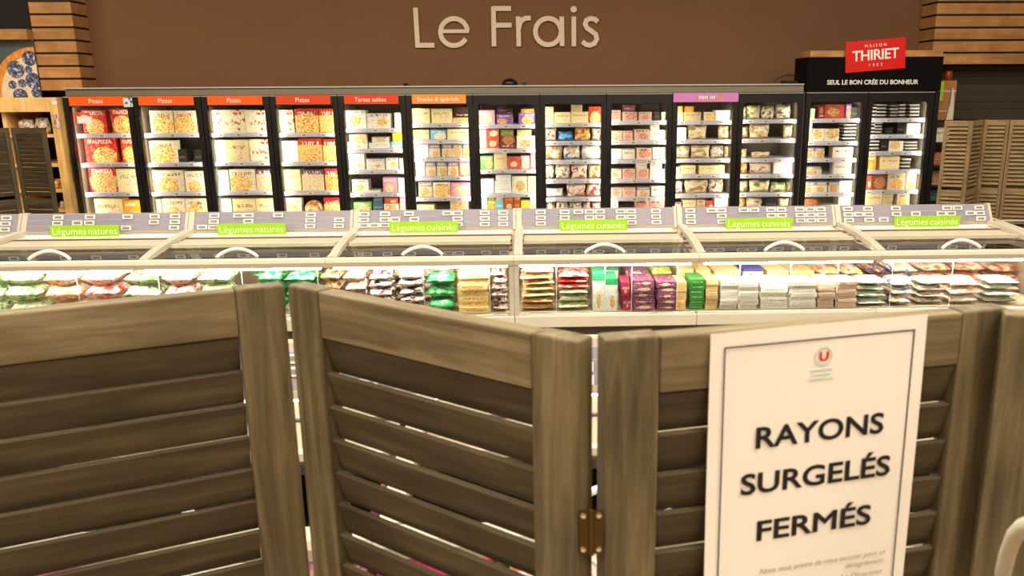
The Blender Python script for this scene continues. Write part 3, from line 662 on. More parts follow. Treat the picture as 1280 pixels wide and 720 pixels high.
def shelf_goods(di, zs):
    (ox, oy), ys, rows = DOORS[di]
    for k, row in enumerate(rows):
        items = sorted(row, key=lambda q: (q[0] + q[1]))
        base = [q for q in row if len(q) == 4]; base.sort()
        for q in row:
            x0, x1, yt, code = q[:4]; Yp = YF + .13
            pl = at(ox + x0 / SC_, oy + (yt + ys[k]) / 2 / SC_, Yp); pr = at(ox + x1 / SC_, oy + (yt + ys[k]) / 2 / SC_, Yp)
            lim0, lim1 = DOORX[di][0] + .036, DOORX[di][1] - .036
            xl, xr = max(pl.x, lim0), min(pr.x, lim1)
            zt = at(ox + (x0 + x1) / 2 / SC_, oy + yt / SC_, Yp).z; zb = zs[k] + .001
            pos = 'on the %s' % SHN[k]
            if len(q) == 5:
                low = min(base, key=lambda c: abs((c[0] + c[1]) - (x0 + x1)))
                zb = max(zs[k] + .001, at(ox, oy + q[4] / SC_, Yp).z); rank = base.index(low) + 1
                zb = TOPS[(di, k, low)] + .001
                wh = 'atop %s packet' % nth(rank)
                tier = sum(1 for z_ in row if len(z_) == 5 and z_[4] > q[4] and z_[0] < (x0 + x1) / 2 < z_[1])
                if tier: zb = TOPS[(di, k, [z_ for z_ in row if len(z_) == 5 and z_[4] > q[4] and z_[0] < (x0 + x1) / 2 < z_[1]][0])] + .001; wh = 'topmost of its stack'
            else: wh = '%s from left' % nth(base.index(q) + 1)
            zt = min(zt, (zs[k - 1] - .048) if k else ZT - .06); h = max(.02, zt - zb); wdt = xr - xl
            if code == 'DS':
                n = max(2, int(round(h / .034)))
                for j in range(n):
                    o = add('food_tray', TRAY, None, ((xl + xr) / 2 + random.uniform(-.004, .004), Yp + .10, zb + j * h / n), (0, 0, random.uniform(-.03, .03)), (wdt, .18, h / n - .001))
                    tag(o, 'black food tray, %s up, stack %s, %s, %s' % (nth(j + 1), wh, SHN[k], DNAME[di]), 'food tray', 'stacked food trays')
                continue
            if code == 'PIE':
                o = MB().lathe([(.02, 0), (wdt / 2 * .96, .0), (wdt / 2, .02), (wdt / 2 * .97, .045), (wdt / 2 * .8, .055), (.01, .06)], 28).obj('round_pizza', K['fY'][2], None, ((xl + xr) / 2, Yp + .07, zb + wdt / 2), smooth=True, rot=(PI / 2, 0, 0))
                tag(o, 'round golden pizza standing on edge, %s, %s' % (SHN[k], DNAME[di]), 'pizza'); TOPS[(di, k, q)] = zb + wdt; continue
            d = (.10 if isbag(code) else .16) if len(q) == 4 else .14
            if code in ('R', 'P', 'T', 'M', 'M2'): d = .09
            o = goods(code, (xl + xr) / 2, Yp + d / 2 + random.uniform(0, .02), zb, wdt, d, h, random.uniform(-.03, .03) if not isbag(code) else random.uniform(-.08, .08))
            TOPS[(di, k, q)] = zb + h
            tag(o, '%s, %s, %s, %s' % (K[code][1], wh, SHN[k], DNAME[di]), 'pizza box' if 'pizza' in K[code][0] else ('food bag' if isbag(code) else 'carton'), 'goods behind the upright freezer doors')
            if code == 'R' and di == 0:
                o['label'] = 'red pizza box with white capitals, %s, %s, %s' % (wh, SHN[k], DNAME[di])
                tx = add('box_lettering', text_mesh('ITALPIZZA', .05, 'white', extrude=.0, bold=.0016), o, (0, -.512, .86), (PI / 2, 0, 0))
                tx.scale = (.8 / .245, 1 / h, 1)
TOPS = {}
_tray = MB(); _tray.v = [(-.46, -.46, 0), (.46, -.46, 0), (.46, .46, 0), (-.46, .46, 0), (-.5, -.5, .8), (.5, -.5, .8), (.5, .5, .8), (-.5, .5, .8), (-.5, -.5, 1), (.5, -.5, 1), (.5, .5, 1), (-.5, .5, 1)]
_tray.f = [(0, 3, 2, 1)] + [(i, (i + 1) % 4, 4 + (i + 1) % 4, 4 + i) for i in range(4)] + [(4 + i, 4 + (i + 1) % 4, 8 + (i + 1) % 4, 8 + i) for i in range(4)] + [(8, 9, 10, 11)]
TRAY = _tray.mesh('food_tray', printed('tray_print', (40, 34, 30), band=(206, 200, 190), bv=.62))
for di in range(11):
    x0, x1 = DOORX[di]; px = (x0 + x1) / 2
    t = thing('upright_freezer', 'black framed glass-door freezer ' + LBL[di], 'freezer', (px, YF, 0), 0, 'row of upright glass-door freezers')
    freezer_body(t, [x0, x1], px); d = door_parts(t, x0, x1, di, px)
    zs = freezer_shelves(t, di, x0, x1, px)
    if di in SIGNS:
        mat, body = SIGNS[di]; w2 = .28 if body else .345
        s = MB().box(-w2, w2, -.040, -.035, ZT - .09, ZT + .004).obj('header_sign', mat, t)
        s['label'] = {'purple': 'lilac header sign'}.get(mat, 'orange header sign')
        if body: text('sign_lettering', body, .062, 'white', s, (-.01, -.0412, ZT - .046), extrude=.0005)
        else:
            mb = MB()
            for j in range(9):
                if j != 5: mb.box(-.075 + j * .02, -.075 + j * .02 + .011, -.042, -.0405, ZT - .062 + .004 * (j % 2), ZT - .026)
            mb.obj('sign_lettering', 'limetext', s)
            MB().lathe([(.024, 0), (.024, .002)], 16).obj('round_emblem', 'crust', s, (.16, -.0405, ZT - .044), rot=(PI / 2, 0, 0))
    shelf_goods(di, zs)
# the two-door unit with the black header
px = (DOORX[11][0] + DOORX[12][1]) / 2
t = thing('upright_freezer', 'two-door freezer with black header and red sign at right end', 'freezer', (px, YF, 0), 0, 'row of upright glass-door freezers')
freezer_body(t, [DOORX[11][0], DOORX[11][1], DOORX[12][1]], px)
for di in (11, 12): door_parts(t, *DOORX[di], di, px)
for di in (11, 12): shelf_goods(di, freezer_shelves(t, di, *DOORX[di], px))
zh = at(1090, 71, YF - .04).z; zw = at(1090, 63, YF - .04).z
MB().box(DOORX[11][0] - px - .01, DOORX[12][1] - px + .045, -.045, .40, ZT + .012, zh).obj('header_board', 'black_matt', t)
MB().box(DOORX[11][0] - px + .015, DOORX[12][1] - px + .04, -.03, .40, zh, zw).obj('header_top_board', 'oak', t)
MB().box(DOORX[12][1] - px, DOORX[12][1] - px + .045, -.045, .72, .02, ZT + .01).obj('side_panel', 'black', t)
_m = text_mesh('SEUL LE BON CRÉE DU BONHEUR', .1, 'white', bold=.0022); HLS = .1 * (at(1148, 103, YF - .05).x - at(1034, 103, YF - .05).x) / (max(v.co.x for v in _m.vertices) - min(v.co.x for v in _m.vertices))
hb = text('header_lettering', 'SEUL LE BON CRÉE DU BONHEUR', HLS, 'white', t, (at(1091, 103, YF - .05).x - px, -.0465, at(1091, 103, YF - .05).z), extrude=.0008, bold=.0015)
c = at(1094.5, 69, YF - .07)
rs = MB().box(-.315, .315, -.008, .008, -.155, .155).obj('red_sign', 'red', t, (c.x - px, -.062, c.z), rot=(0, -.075, 0)); rs['label'] = 'tilted red sign with white lettering'
text('sign_lettering', 'THIRIET', .145, 'white', rs, (0, -.0095, 0), extrude=.0008, bold=.003, spacing=.95)
text('sign_lettering', 'MAISON', .042, 'white', rs, (0, -.0095, .098), extrude=.0008, spacing=1.7)
text('sign_lettering', '1902', .042, 'white', rs, (0, -.0095, -.098), extrude=.0008, spacing=2.0)
# one grey cornice above the row
zc0, zc1 = ZT + .008, 2.006
o = MB().prism([(YF - .03, zc0), (YF - .015, zc1), (YF + .74, zc1), (YF + .74, zc0)], X0 + .04, DOORX[10][1] - .012).obj('freezer_cornice', 'cornice', None)
tag(o, 'long grey metal cornice running along the tops of the freezers', 'cornice')
MB().box(X0 + .04, DOORX[10][1] - .012, YF - .036, YF - .028, zc1 - .012, zc1).obj('edge_strip', 'greypost', o)
# things lying on top of the row
p = at(637, 106, 9.3)
MB_ = MB().lathe([(.085, 0), (.085, .03), (.06, .06), (.02, .075)], 20); o = MB_.obj('cable_drum', 'black', None, (p.x, 9.35, zc1), smooth=True)
tag(o, 'small dark rounded cable drum lying on top of the grey cornice', 'cable drum')
MB().box(.13, .18, -.03, .03, 0, .03).obj('plug', 'black', o)
p = at(507, 107, 9.3); o = MB().lathe([(.03, 0), (.03, .02), (.015, .03)], 12).obj('dark_knob', 'black', None, (p.x, 9.3, zc1)); tag(o, 'tiny dark knob on the cornice left of the cable drum', 'knob')
pa = at(968, 103, 9.2); o = MB().tube([(pa.x + .33 * i / 14, 9.25, zc1 + .008 + .085 * math.sin(PI * i / 14) ** .7) for i in range(15)], .006, 6).obj('power_cable', 'black', None); tag(o, 'thin black cable looping over the cornice beside the black header', 'cable')
o = box('junction_box', 'black', at(981, 100, 9.3).x, at(998, 100, 9.3).x, 9.3, 9.45, zc1, zc1 + .035); tag(o, 'flat black junction box on the cornice beside the black header', 'box')
# small hanger tag between first and second door
def hangtag(px_, py_, Y, w_, h_, label, name='shelf_talker', mat='white'):
    p = at(px_, py_, Y); o = box(name, mat, p.x - w_ / 2, p.x + w_ / 2, Y - .004, Y, p.z - h_ / 2, p.z + h_ / 2); tag(o, label, 'sign'); return o
hangtag(160, 128, YF - .037, .09, .09, 'small white and blue sticker between the first two freezer doors', 'door_sticker', K['fWB'][2])
hangtag(103, 147, YF - .034, .16, .10, 'white and red price notice on the leftmost freezer door', 'price_notice', K['R2'][2])
hangtag(106, 150, YF - .039, .15, .07, 'white card stuck over the red notice on leftmost freezer door', 'price_card', 'white')
# ------------------------------------------------------------------ island freezers
XI, WI = -3.682, 1.18
def island(tagname, XL, nmod, y0, lbls, signs, labels, posts, near=False, wires=()):
    """island freezer with front bar at y0; modules from XL"""
    D = .85; yr = y0 + D
    units = []
    for mi in range(nmod):
        xa, xb = XL + mi * WI, XL + (mi + 1) * WI; px = (xa + xb) / 2; a, b = -WI / 2 + .001, WI / 2 - .001
        t = thing('island_freezer', lbls[mi], 'freezer', (px, y0, 0), 0, tagname)
        units.append((t, px))
        mb = MB()                                            # outer base and rear half
        mb.box(a, b, .03, .10, .02, .455); mb.box(a, b, .10, 2 * D + .02, .02, .44)
        mb.obj('base', 'dark', t)
        MB().box(a, b, -.03, .05, .455, .532).obj('bumper', 'bumper', t, bevel=.006)
        mb = MB(); mb.box(a, b, .05, 2 * D - .04, .50, .54); mb.box(a, b, D + .0, D + .04, .54, .985); mb.box(a, b, 2 * D - .04, 2 * D + .02, .44, .90)
        mb.obj('liner', 'case', t)
        g = MB()
        for k in range(4): g.box(a + .03, b - .03, D - .022, D - .002, .80 + k * .035, .818 + k * .035)
        g.obj('air_grille', 'grille', t)
        fg = MB().box(a + (.032 if mi in posts else 0), b - (.032 if mi + 1 in posts else 0), -.004, .004, .532, .868).obj('front_glass', 'frontglass', t)
        # rounded front bar
        pr = [(-.03, .868), (-.036, .90), (-.025, .918), (.0, .926), (.035, .922), (.045, .90), (.04, .868)]
        MB().prism(pr, a, b).obj('front_bar', 'cream', t)
        MB().box(a + .04, b - .04, .005, .025, .850, .866).obj('led_strip', 'led3' if near else 'led2', t)
        MB().box(a + .04, b - .04, D - .03, D - .004, .945, .957).obj('led_strip', 'led3', t)  # added strip under the rail to brighten the case below the lids
        if mi in posts: MB().box(a - .0, a + .03, -.02, .02, .532, .868).obj('post', 'greypost', t)
        if mi + 1 in posts: MB().box(b - .03, b, -.02, .02, .532, .868).obj('post', 'greypost', t)
        # curved dividing beam along the left joint (and the right of the last)
        def beam(x, name='lid_beam'):
            path = [(.04, .925), (.2, .953), (.42, .975), (.62, .988), (.78, .992), (.84, .985)]
            pts = path + [(y, z - .035) for y, z in reversed(path)]
            MB().prism(pts, x - .026, x + .026).obj(name, 'cream', t)
            MB().prism([(y, z + .002) for y, z in path] + [(y, z - .001) for y, z in reversed(path)], x - .006, x + .006).obj('beam_groove', 'greypost', t)
        beam(a + .027)
        if mi == nmod - 1: beam(b - .027)
        # glass lids
        def zl(y): return .906 + .028 * y / .8
        lid = MB().prism([(.42, zl(.42) + .018), (.80, zl(.8) + .012), (.80, zl(.8) + .020), (.42, zl(.42) + .026)], a + .06, b - .03).obj('rear_lid', 'milky', t)
        MB().prism([(.385, zl(.40) + .012), (.42, zl(.42) + .012), (.42, zl(.42) + .034), (.385, zl(.40) + .034)], a + .06, b - .03).obj('lid_edge', 'cream', lid)
        MB().prism([(.63, zl(.63) + .020), (.645, zl(.645) + .020), (.645, zl(.645) + .030), (.63, zl(.63) + .030)], a + .06, b - .03).obj('lid_seam', 'grille', lid)
        lid2 = MB().prism([(.06, zl(.06)), (.45, zl(.45) - .006), (.45, zl(.45) + .002), (.06, zl(.06) + .008)], a + .06, b - .03).obj('front_lid', 'lidglass', t)
        path = [(-.13 + .26 * i / 16, .11 + .015 * math.sin(PI * i / 16), zl(.11) + .006 + .052 * math.sin(PI * i / 16) ** .75) for i in range(17)]
        MB().tube(path, .011, 8).obj('lid_handle', 'white', lid2, smooth=True)
        for x in (-.36, .33): MB().box(x - .006, x + .006, .33, .345, zl(.33) - .05, zl(.33) - .008).obj('lid_clip', 'white', lid2)
        # price rail in three steps with electronic labels
        pr = []
        for k in range(3):
            yk, zk = D - .02 + k * .022, .985 + k * .038; pr += [(yk, zk), (yk + .012, zk + .036)]
        r = MB().prism(pr + [(D + .075, .985 + .115), (D + .075, .985)], a + .045, b - .02).obj('price_rail', 'rail', t)
        for x in (a + .022, b): MB().prism([(D - .035, .965), (D + .045, 1.106), (D + .08, 1.106), (D + .08, .965)], x - .02, x + .02 if x < 0 else x).obj('rail_end', 'cream', t)
        MB().box(a + .045, b - .02, D - .03, D - .01, .955, .984).obj('rail_foot_strip', 'cream', t)  # cream strip along the foot of the price rail
        for k in (1, 2): MB().box(a + .047, b - .022, D - .02 + k * .022 - .004, D - .02 + k * .022 + .002, .985 + k * .038 - .005, .985 + k * .038 - .001).obj('rail_groove', 'grille', r)
        for (lx, rows) in labels.get(mi, []):
            for k in rows:
                x = at(lx, 272, yr).x - px if not near else lx
                if abs(x) > WI / 2 - .08: continue
                zz = .985 + (2 - k) * .038 + .018
                add('price_label', ESL, r, (x, D - .02 + (2 - k) * .022 - .004, zz), (-.3, 0, 0))
        # lime sign
        if mi in signs:
            sx0, sx1, body = signs[mi]
            s = MB().box(sx0 - px, sx1 - px, D - .085, D - .081, .956, 1.036).obj('aisle_sign', 'lime', t); s['label'] = 'lime green sign reading ' + body
            full = text_mesh(body, .068, 'limetext', extrude=.0004); fw = max(v.co.x for v in full.vertices) - min(v.co.x for v in full.vertices)
            for wd_, al in zip(body.split(), ('LEFT', 'RIGHT')):
                text('sign_lettering', wd_, .068, 'limetext', s, ((sx0 + sx1) / 2 - px + (-fw / 2 if al == 'LEFT' else fw / 2), D - .086, .992), extrude=.0004, align=al)
            MB().box(sx0 - px - .01, sx1 - px + .06, D - .080, D - .078, .946, 1.036).obj('sign_holder', 'frontglass', s)
        # wire dividers inside
        for x in wires:
            if abs(x - px) > WI / 2 - .06: continue
            MB().tube([(x - px, .02, .545), (x - px, .02, .845), (x - px, .05, .862), (x - px, .80, .872)], .003, 5).obj('wire_divider', 'white', t)
    return units
ESL = MB().box(-.036, .036, -.005, .003, -.0165, .0165).mesh('price_label', 'esl', .0015)
IL = ['glass-lidded island freezer cut by left frame edge', 'island freezer with the left Légumes natures sign', 'island freezer with the right Légumes natures sign', 'island freezer with the leftmost Légumes cuisinés sign',
      'island freezer with the second Légumes cuisinés sign', 'island freezer with the third Légumes cuisinés sign', 'island freezer with the rightmost Légumes cuisinés sign']
SG = {}
for mi, (xa, xb, ya, body) in {1: (64, 150, 288, 'Légumes natures'), 2: (272, 358, 287, 'Légumes natures'), 3: (487, 573, 284, 'Légumes cuisinés'), 4: (699, 784, 282, 'Légumes cuisinés'), 5: (906, 990, 279, 'Légumes cuisinés'), 6: (1117, 1199, 275, 'Légumes cuisinés')}.items():
    SG[mi] = (at(xa, ya, 6.04).x, at(xb, ya, 6.04).x, body)
A3 = (0, 1, 2)
LB = {0: [(6, A3)], 1: [(37, A3), (71, (0, 1)), (96, (1,)), (111, (0, 1)), (158, (0, 2)), (192, (0, 1)), (218, A3)],
      2: [(253, (2,)), (267, (0, 1, 2)), (297, (0,)), (310, (0, 1)), (347, (0,)), (388, A3), (424, (1, 2))],
      3: [(455, A3), (468, (2,)), (481, A3), (494, (1,)), (511, (0,)), (518, (1,)), (559, (0,)), (572, A3), (606, A3), (629, A3)],
      4: [(676, A3), (706, (0, 1)), (723, (0,)), (737, (0, 1)), (750, (0, 1)), (776, (0, 1)), (789, A3), (820, A3), (833, (0, 1))],
      5: [(863, (0, 1, 2)), (890, (0,)), (902, A3), (930, (0,)), (943, (0,)), (964, (0, 1)), (977, (0, 1)), (1000, A3), (1013, A3), (1026, A3)],
      6: [(1060, A3), (1073, (1,)), (1085, A3), (1103, (2,)), (1120, (0, 1)), (1144, (1,)), (1176, (1,)), (1188, (1,)), (1184, (0,)), (1197, (0,)), (1212, (1,)), (1224, A3)]}
FRONT = [(-45, -2, 3, 'fG', 340), (2, 48, 3, 'fG', 340), (52, 98, 3, 'fO', 338), (102, 149, 3, 'fR', 338), (153, 200, 3, 'fG', 342), (203, 244, 3, 'fR', 340), (247, 289, 3, 'fG', 340), (322, 353, 3, 'fE', 340), (356, 398, 3, 'fE', 342),
         (401, 427, 4, 'fN', 341), (430, 457, 4, 'fB', 342), (460, 493, 5, 'fK', 343), (496, 529, 5, 'fK', 341), (532, 571, 3, 'fE', 344), (573, 611, 7, 'cOG', 340), (614, 634, 6, 'fNW', 340),
         (650, 694, 7, 'fY', 336), (697, 737, 3, 'fL', 362), (740, 755, 1, 'cWG', 340), (757, 772, 1, 'cWG', 346), (777, 788, 2, 'cMG', 352), (790, 818, 5, 'cPU', 350), (821, 845, 5, 'cPU', 352), (846, 858, 3, 'cOR', 352), (862, 880, 6, 'cGR', 349), (882, 897, 6, 'cBE', 350),
         (900, 922, 6, 'cWH', 351), (924, 947, 6, 'cWH', 353), (950, 984, 5, 'cWH', 352), (987, 1020, 7, 'cWH', 352), (1023, 1043, 9, 'cPK', 351), (1046, 1070, 9, 'cPK', 351), (1073, 1110, 4, 'fPG', 350), (1113, 1143, 3, 'fWB', 351), (1146, 1184, 4, 'fW', 351), (1188, 1228, 3, 'fPW', 351), (1232, 1276, 4, 'fPG', 350)]
WIRES = [at((FRONT[i][1] + FRONT[i + 1][0]) / 2, 365, 5.30).x for i in range(0, len(FRONT) - 1, 2)]
island('far island of glass-lidded freezers', XI - WI, 7, 5.26, IL, SG, LB, {0, 4, 7}, wires=WIRES)
# goods seen through the front glass of the far island
BACK = [(-20, 40, 'fG', 342), (44, 100, 'fO', 337), (104, 158, 'fR', 336), (200, 245, 'fG', 336), (248, 288, 'fW', 336), (322, 360, 'fE', 335), (364, 404, 'fE', 335), (407, 440, 'fN', 336), (444, 478, 'fB', 336), (482, 520, 'fW', 337), (524, 570, 'fW', 336), (573, 610, 'cOG', 335), (613, 634, 'fNW', 336),
        (652, 692, 'fY', 334), (698, 736, 'fRR', 334), (740, 770, 'cWG', 334), (778, 806, 'cPU', 336), (809, 838, 'fLM', 334), (842, 861, 'cOR', 334), (864, 882, 'cBE', 336), (886, 918, 'cOR', 337), (921, 946, 'cBW', 334), (950, 976, 'cOR', 336), (979, 1008, 'cOR', 337), (1012, 1040, 'fO', 334), (1043, 1070, 'fO', 334), (1074, 1098, 'fPL', 333), (1101, 1135, 'fWB', 330), (1138, 1176, 'fO', 329), (1180, 1220, 'fPB', 329), (1224, 1262, 'fPB', 331)]
ZI = .541
for ci, (xa, xb, n, code, yt) in enumerate(FRONT):
    Y = 5.415; pa, pb = at(xa, 365, Y - .1), at(xb, 365, Y - .1); zt = at((xa + xb) / 2, yt, Y - .1).z; top = min(zt, .845); h = (top - ZI) / n
    x, wd = (pa.x + pb.x) / 2, pb.x - pa.x
    for k in range(n):
        last = isbag(code)
        o = goods(code, x + random.uniform(-.006, .006), Y + random.uniform(-.01, .01), ZI + k * h, wd * (1.0 if last else .985), .22, h * (1.0 if last else .97), random.uniform(-.06, .06) if last else random.uniform(-.015, .015), lying=True)
        if last: o.rotation_euler = (random.uniform(0, .07), random.uniform(-.03, .03), random.uniform(-.09, .09)); o.location.z += .008; o.scale.x *= .96; o.scale.y *= random.uniform(.88, .98)
        tag(o, '%s, %s from top, %s front stack from left, far island' % (K[code][1], nth(n - k), nth(ci + 1)), 'frozen food', 'frozen goods stacked behind the front glass')
    if code == 'fL':
        for k in range(3):
            z = ZI + n * h + k * .036; o = goods('fRR', x, Y + random.uniform(-.01, .01), z, wd, .22, .036, random.uniform(-.06, .06), lying=True)
            tag(o, '%s, %s from top, resting on lime bags in far island' % (K['fRR'][1], nth(3 - k)), 'frozen food', 'frozen goods stacked behind the front glass')
for ci, (xa, xb, code, yt) in enumerate(BACK):
    Y = 5.78; pa, pb = at(xa, 345, Y), at(xb, 345, Y); top = min(at((xa + xb) / 2, yt, Y - .12).z, .83); n = 3; h = (top - ZI) / n
    for k in range(n):
        o = goods(code, (pa.x + pb.x) / 2, Y + random.uniform(-.01, .01), ZI + k * h, pb.x - pa.x - .004, .34, h * .985, random.uniform(-.05, .05) if isbag(code) else 0, lying=True)
        tag(o, '%s, %s from top, %s rear stack from left, far island' % (K[code][1], nth(n - k), nth(ci + 1)), 'frozen food', 'frozen goods in the rear of the far island')
# head-end case at the right end of the island
e0 = atz(1240, 271, 1.04); 
hx = XI + 6 * WI + .03
t = thing('end_freezer', 'low freezer case with red rim strip at right end of island', 'freezer', (hx, 5.24, 0))
mb = MB(); mb.box(.0, .98, .0, 1.70, .02, .86); mb.obj('body', 'case', t)
MB().prism([(.05, .86), (.05, .935), (.58, .967), (1.04, .987), (1.12, .985), (1.12, .86)], .02, .06).obj('side_rim', 'cream', t)
MB().prism([(.08, .935), (.58, .963), (1.10, .982), (1.10, .955), (.58, .938), (.08, .91)], .062, .075).obj('red_strip', 'red', t)
MB().prism([(-.03, .868), (-.036, .90), (-.025, .918), (.0, .926), (.035, .922), (.045, .90), (.04, .868)], 0, .98).obj('front_bar', 'cream', t)
MB().prism([(.06, .90), (1.10, .94), (1.10, .945), (.06, .905)], .08, .95).obj('glass_lid', 'lidglass', t)
for k in range(4):
    o = MB().box(-.1, .1, -.1, .1, 0, .03).obj('frozen_packet', K[['fRR', 'fK', 'fWB', 'fR'][k]][2], None, (hx + .25 + .18 * (k % 2), 5.6 + .3 * (k // 2), .861)); tag(o, '%s flat packet inside the end freezer case' % ['bright red', 'black and white', 'blue and white', 'white and red'][k], 'frozen food')

# near island, glimpsed through the screen
NL = ['near island freezer glimpsed behind the leftmost screen panel', 'near island freezer glimpsed through slats left of the first screen fold', 'near island freezer glimpsed through the middle screen panel', 'near island freezer glimpsed behind the paper notice', 'near island freezer behind the right edge of the screen']
NLB = {mi: [(-.42, A3), (-.34, (0, 1)), (-.2, A3), (-.05, (1, 2)), (.1, A3), (.18, (0, 1)), (.3, A3), (.42, (0, 1, 2))] for mi in range(5)}
island('near island of glass-lidded freezers', -2.75, 5, 1.80, NL, {}, NLB, {0, 5}, near=True)
NC = ['fR', 'cPU', 'fRR', 'fW', 'cMG', 'fO', 'cWH', 'fR', 'fPL', 'fWB', 'cOG', 'fRR', 'cPU', 'fR', 'fW', 'cMG', 'fO', 'fRR', 'cWH', 'fE']
for ci in range(18):
    x = -2.66 + ci * .30
    for r in range(2):
        code = NC[(ci * 3 + r * 7) % len(NC)]
        for k in range(2):
            o = goods(code, x, 1.99 + r * .36, ZI + k * .125, .27, .33, .122, random.uniform(-.04, .04) if isbag(code) else 0, lying=True)
            tag(o, '%s, %s, %s %s stack from left, near island' % (K[code][1], ('lower', 'upper')[k], nth(ci + 1), ('front', 'rear')[r]), 'frozen food', 'frozen goods in the near island')

# ------------------------------------------------------------------ folding louvered screens
SLAT_T = .0062
def screen(label, pts, H, mats, tilt, group, pitch=.0388, stile=.05, hinge=(), mid=.86, sw_=.041):
    """pts: list of (A,B) plan end points of each panel; one thing"""
    A0 = Vector((pts[0][0][0], pts[0][0][1], 0))
    t = thing('folding_screen', label, 'screen', A0, 0, group); th = .024
    for (a, b) in pts:
        a, b = Vector(a), Vector(b); L_ = (b - a).length; rz = math.atan2((b - a).y, (b - a).x)
        mb = MB()
        for x in (0, L_ - stile): mb.box(x, x + stile, 0, th, .02, H)
        pf = mb.obj('panel_frame', mats[0], t, (a.x - A0.x, a.y - A0.y, 0), rot=(0, 0, rz), bevel=.0025)
        rails = [(H - .053, H - .0015), (mid, mid + .06), (.06, .14)]
        for z0, z1 in rails:
            MB().box(-(L_ / 2 - stile), L_ / 2 - stile, -th / 2 + .001, th / 2 - .001, -(z1 - z0) / 2, (z1 - z0) / 2).obj('rail', mats[1], pf, (L_ / 2, th / 2, (z0 + z1) / 2), bevel=.002)
        hx = L_ / 2 - stile - .001
        me = MB().box(-hx, hx, -SLAT_T / 2, SLAT_T / 2, -sw_ / 2, sw_ / 2).mesh('slat', mats[2], .0006)
        for zt, zb in ((rails[0][0], rails[1][1]), (rails[1][0], rails[2][1])):
            n = int((zt - zb) / pitch)
            for k in range(n): add('slat', me, pf, (L_ / 2, th / 2, zt - pitch * (k + .5) - .001), (tilt, 0, 0))
    for (x, y, z, rz) in hinge:
        h = MB(); h.box(-.0105, .0105, -.002, .0, -.021, .021); h.tube([(0, -.0025, -.022), (0, -.0025, .022)], .0025, 8)
        ho = h.obj('hinge', 'brass', t, (x - A0.x, y - A0.y, z), rot=(0, 0, rz), smooth=False)
        sm = MB().lathe([(.0026, 0), (.0022, .0012), (.0008, .0016)], 10).mesh('screw', 'screw')
        for sx in (-.0068, .0068):
            for sz in (-.0165, .0165): add('screw', sm, ho, (sx, -.002, sz), (PI / 2, 0, 0))
        ho['label'] = 'bronze butterfly hinge'
    return t
HS = 1.72
def tp(px_, py_): q = atz(px_, py_, HS); return Vector((q.x, q.y))
J1a, J1b = tp(354.5, 356), tp(358.5, 356); J2a, J2b = tp(722, 427), tp(756, 425); J3a, J3b = tp(1262, 385), tp(1257, 393)
d1 = (J1a - tp(0, 391)).normalized()
P0 = J1a - d1 * .412
d4 = Vector((.97, -.245)).normalized(); P5 = J3b + Vector((.93, -.36)).normalized() * .412
hp = (J2a + J2b) / 2; hz = at(742, 672, hp.y - .012).z
screen('grey-brown weathered louvered folding screen carrying the paper notice', [(P0, J1a), (J1b, J2a), (J2b, J3a), (J3b, P5)], HS, ('wood_v', 'wood_h', 'wood_s'), .28, 'louvered screens',
       hinge=[(hp.x, hp.y - .001, hz, 0)])
# paper notice on the third panel
u = (J3a - J2b).normalized(); nrm = Vector((u.y, -u.x)); org = J2b
def on_panel(px_, py_, off):
    d = ray(px_, py_); o2 = org + nrm * off; k = ((o2 - Vector((0, 0))).dot(nrm)) / (d.x * nrm.x + d.y * nrm.y); return CAM + d * k
off = .0025
cTL, cTR = on_panel(888.5, 418, off), on_panel(1160, 393, off)
pw = (Vector((cTR.x, cTR.y)) - Vector((cTL.x, cTL.y))).length; ph = pw * 1.414
cx_ = (cTL + cTR) / 2; ztop = (cTL.z + cTR.z) / 2
roll = math.atan2(cTR.z - cTL.z, pw)
NT = thing('paper_notice', 'white paper notice reading RAYONS SURGELÉS FERMÉS taped to the screen', 'notice', (cx_.x, cx_.y, ztop), math.atan2(u.y, u.x)); NT.rotation_euler = (0, -roll, math.atan2(u.y, u.x))
mb = MB(); n = 14
for j in range(n + 1):
    for i in range(n + 1):
        s_, v_ = i / n - .5, j / n; cz = .0012 * math.sin(2.3 * s_ * 3 + 4 * v_) + .0012 * max(0, s_) ** 2 * 8 * math.sin(PI * v_ * 1.6)
        mb.v.append((s_ * pw, -cz * .4, -v_ * ph))
for j in range(n):
    for i in range(n): k = j * (n + 1) + i; mb.f.append((k, k + 1, k + n + 2, k + n + 1))
N0 = len(mb.v); mb.v += [(x, y + .0006, z) for x, y, z in mb.v]; mb.f += [tuple(N0 + q for q in reversed(f)) for f in mb.f[:]]
mb.obj('sheet', 'paper', NT, smooth=True)
def loc_on(px_, py_):
    q = on_panel(px_, py_, off) - Vector((cx_.x, cx_.y, ztop)); x = q.x * u.x + q.y * u.y
    return (x * math.cos(roll) + q.z * math.sin(roll), -x * math.sin(roll) + q.z * math.cos(roll))
dp = -.0010
bw = MB(); mg = .0125 * pw / .21; lw = .0011
bw.box(-pw / 2 + mg, pw / 2 - mg, dp, dp + .0004, -mg - lw, -mg); bw.box(-pw / 2 + mg, pw / 2 - mg, dp, dp + .0004, -ph + mg, -ph + mg + lw)
bw.box(-pw / 2 + mg, -pw / 2 + mg + lw, dp, dp + .0004, -ph + mg, -mg); bw.box(pw / 2 - mg - lw, pw / 2 - mg, dp, dp + .0004, -ph + mg, -mg)
bw.obj('printed_border', 'ink', NT)
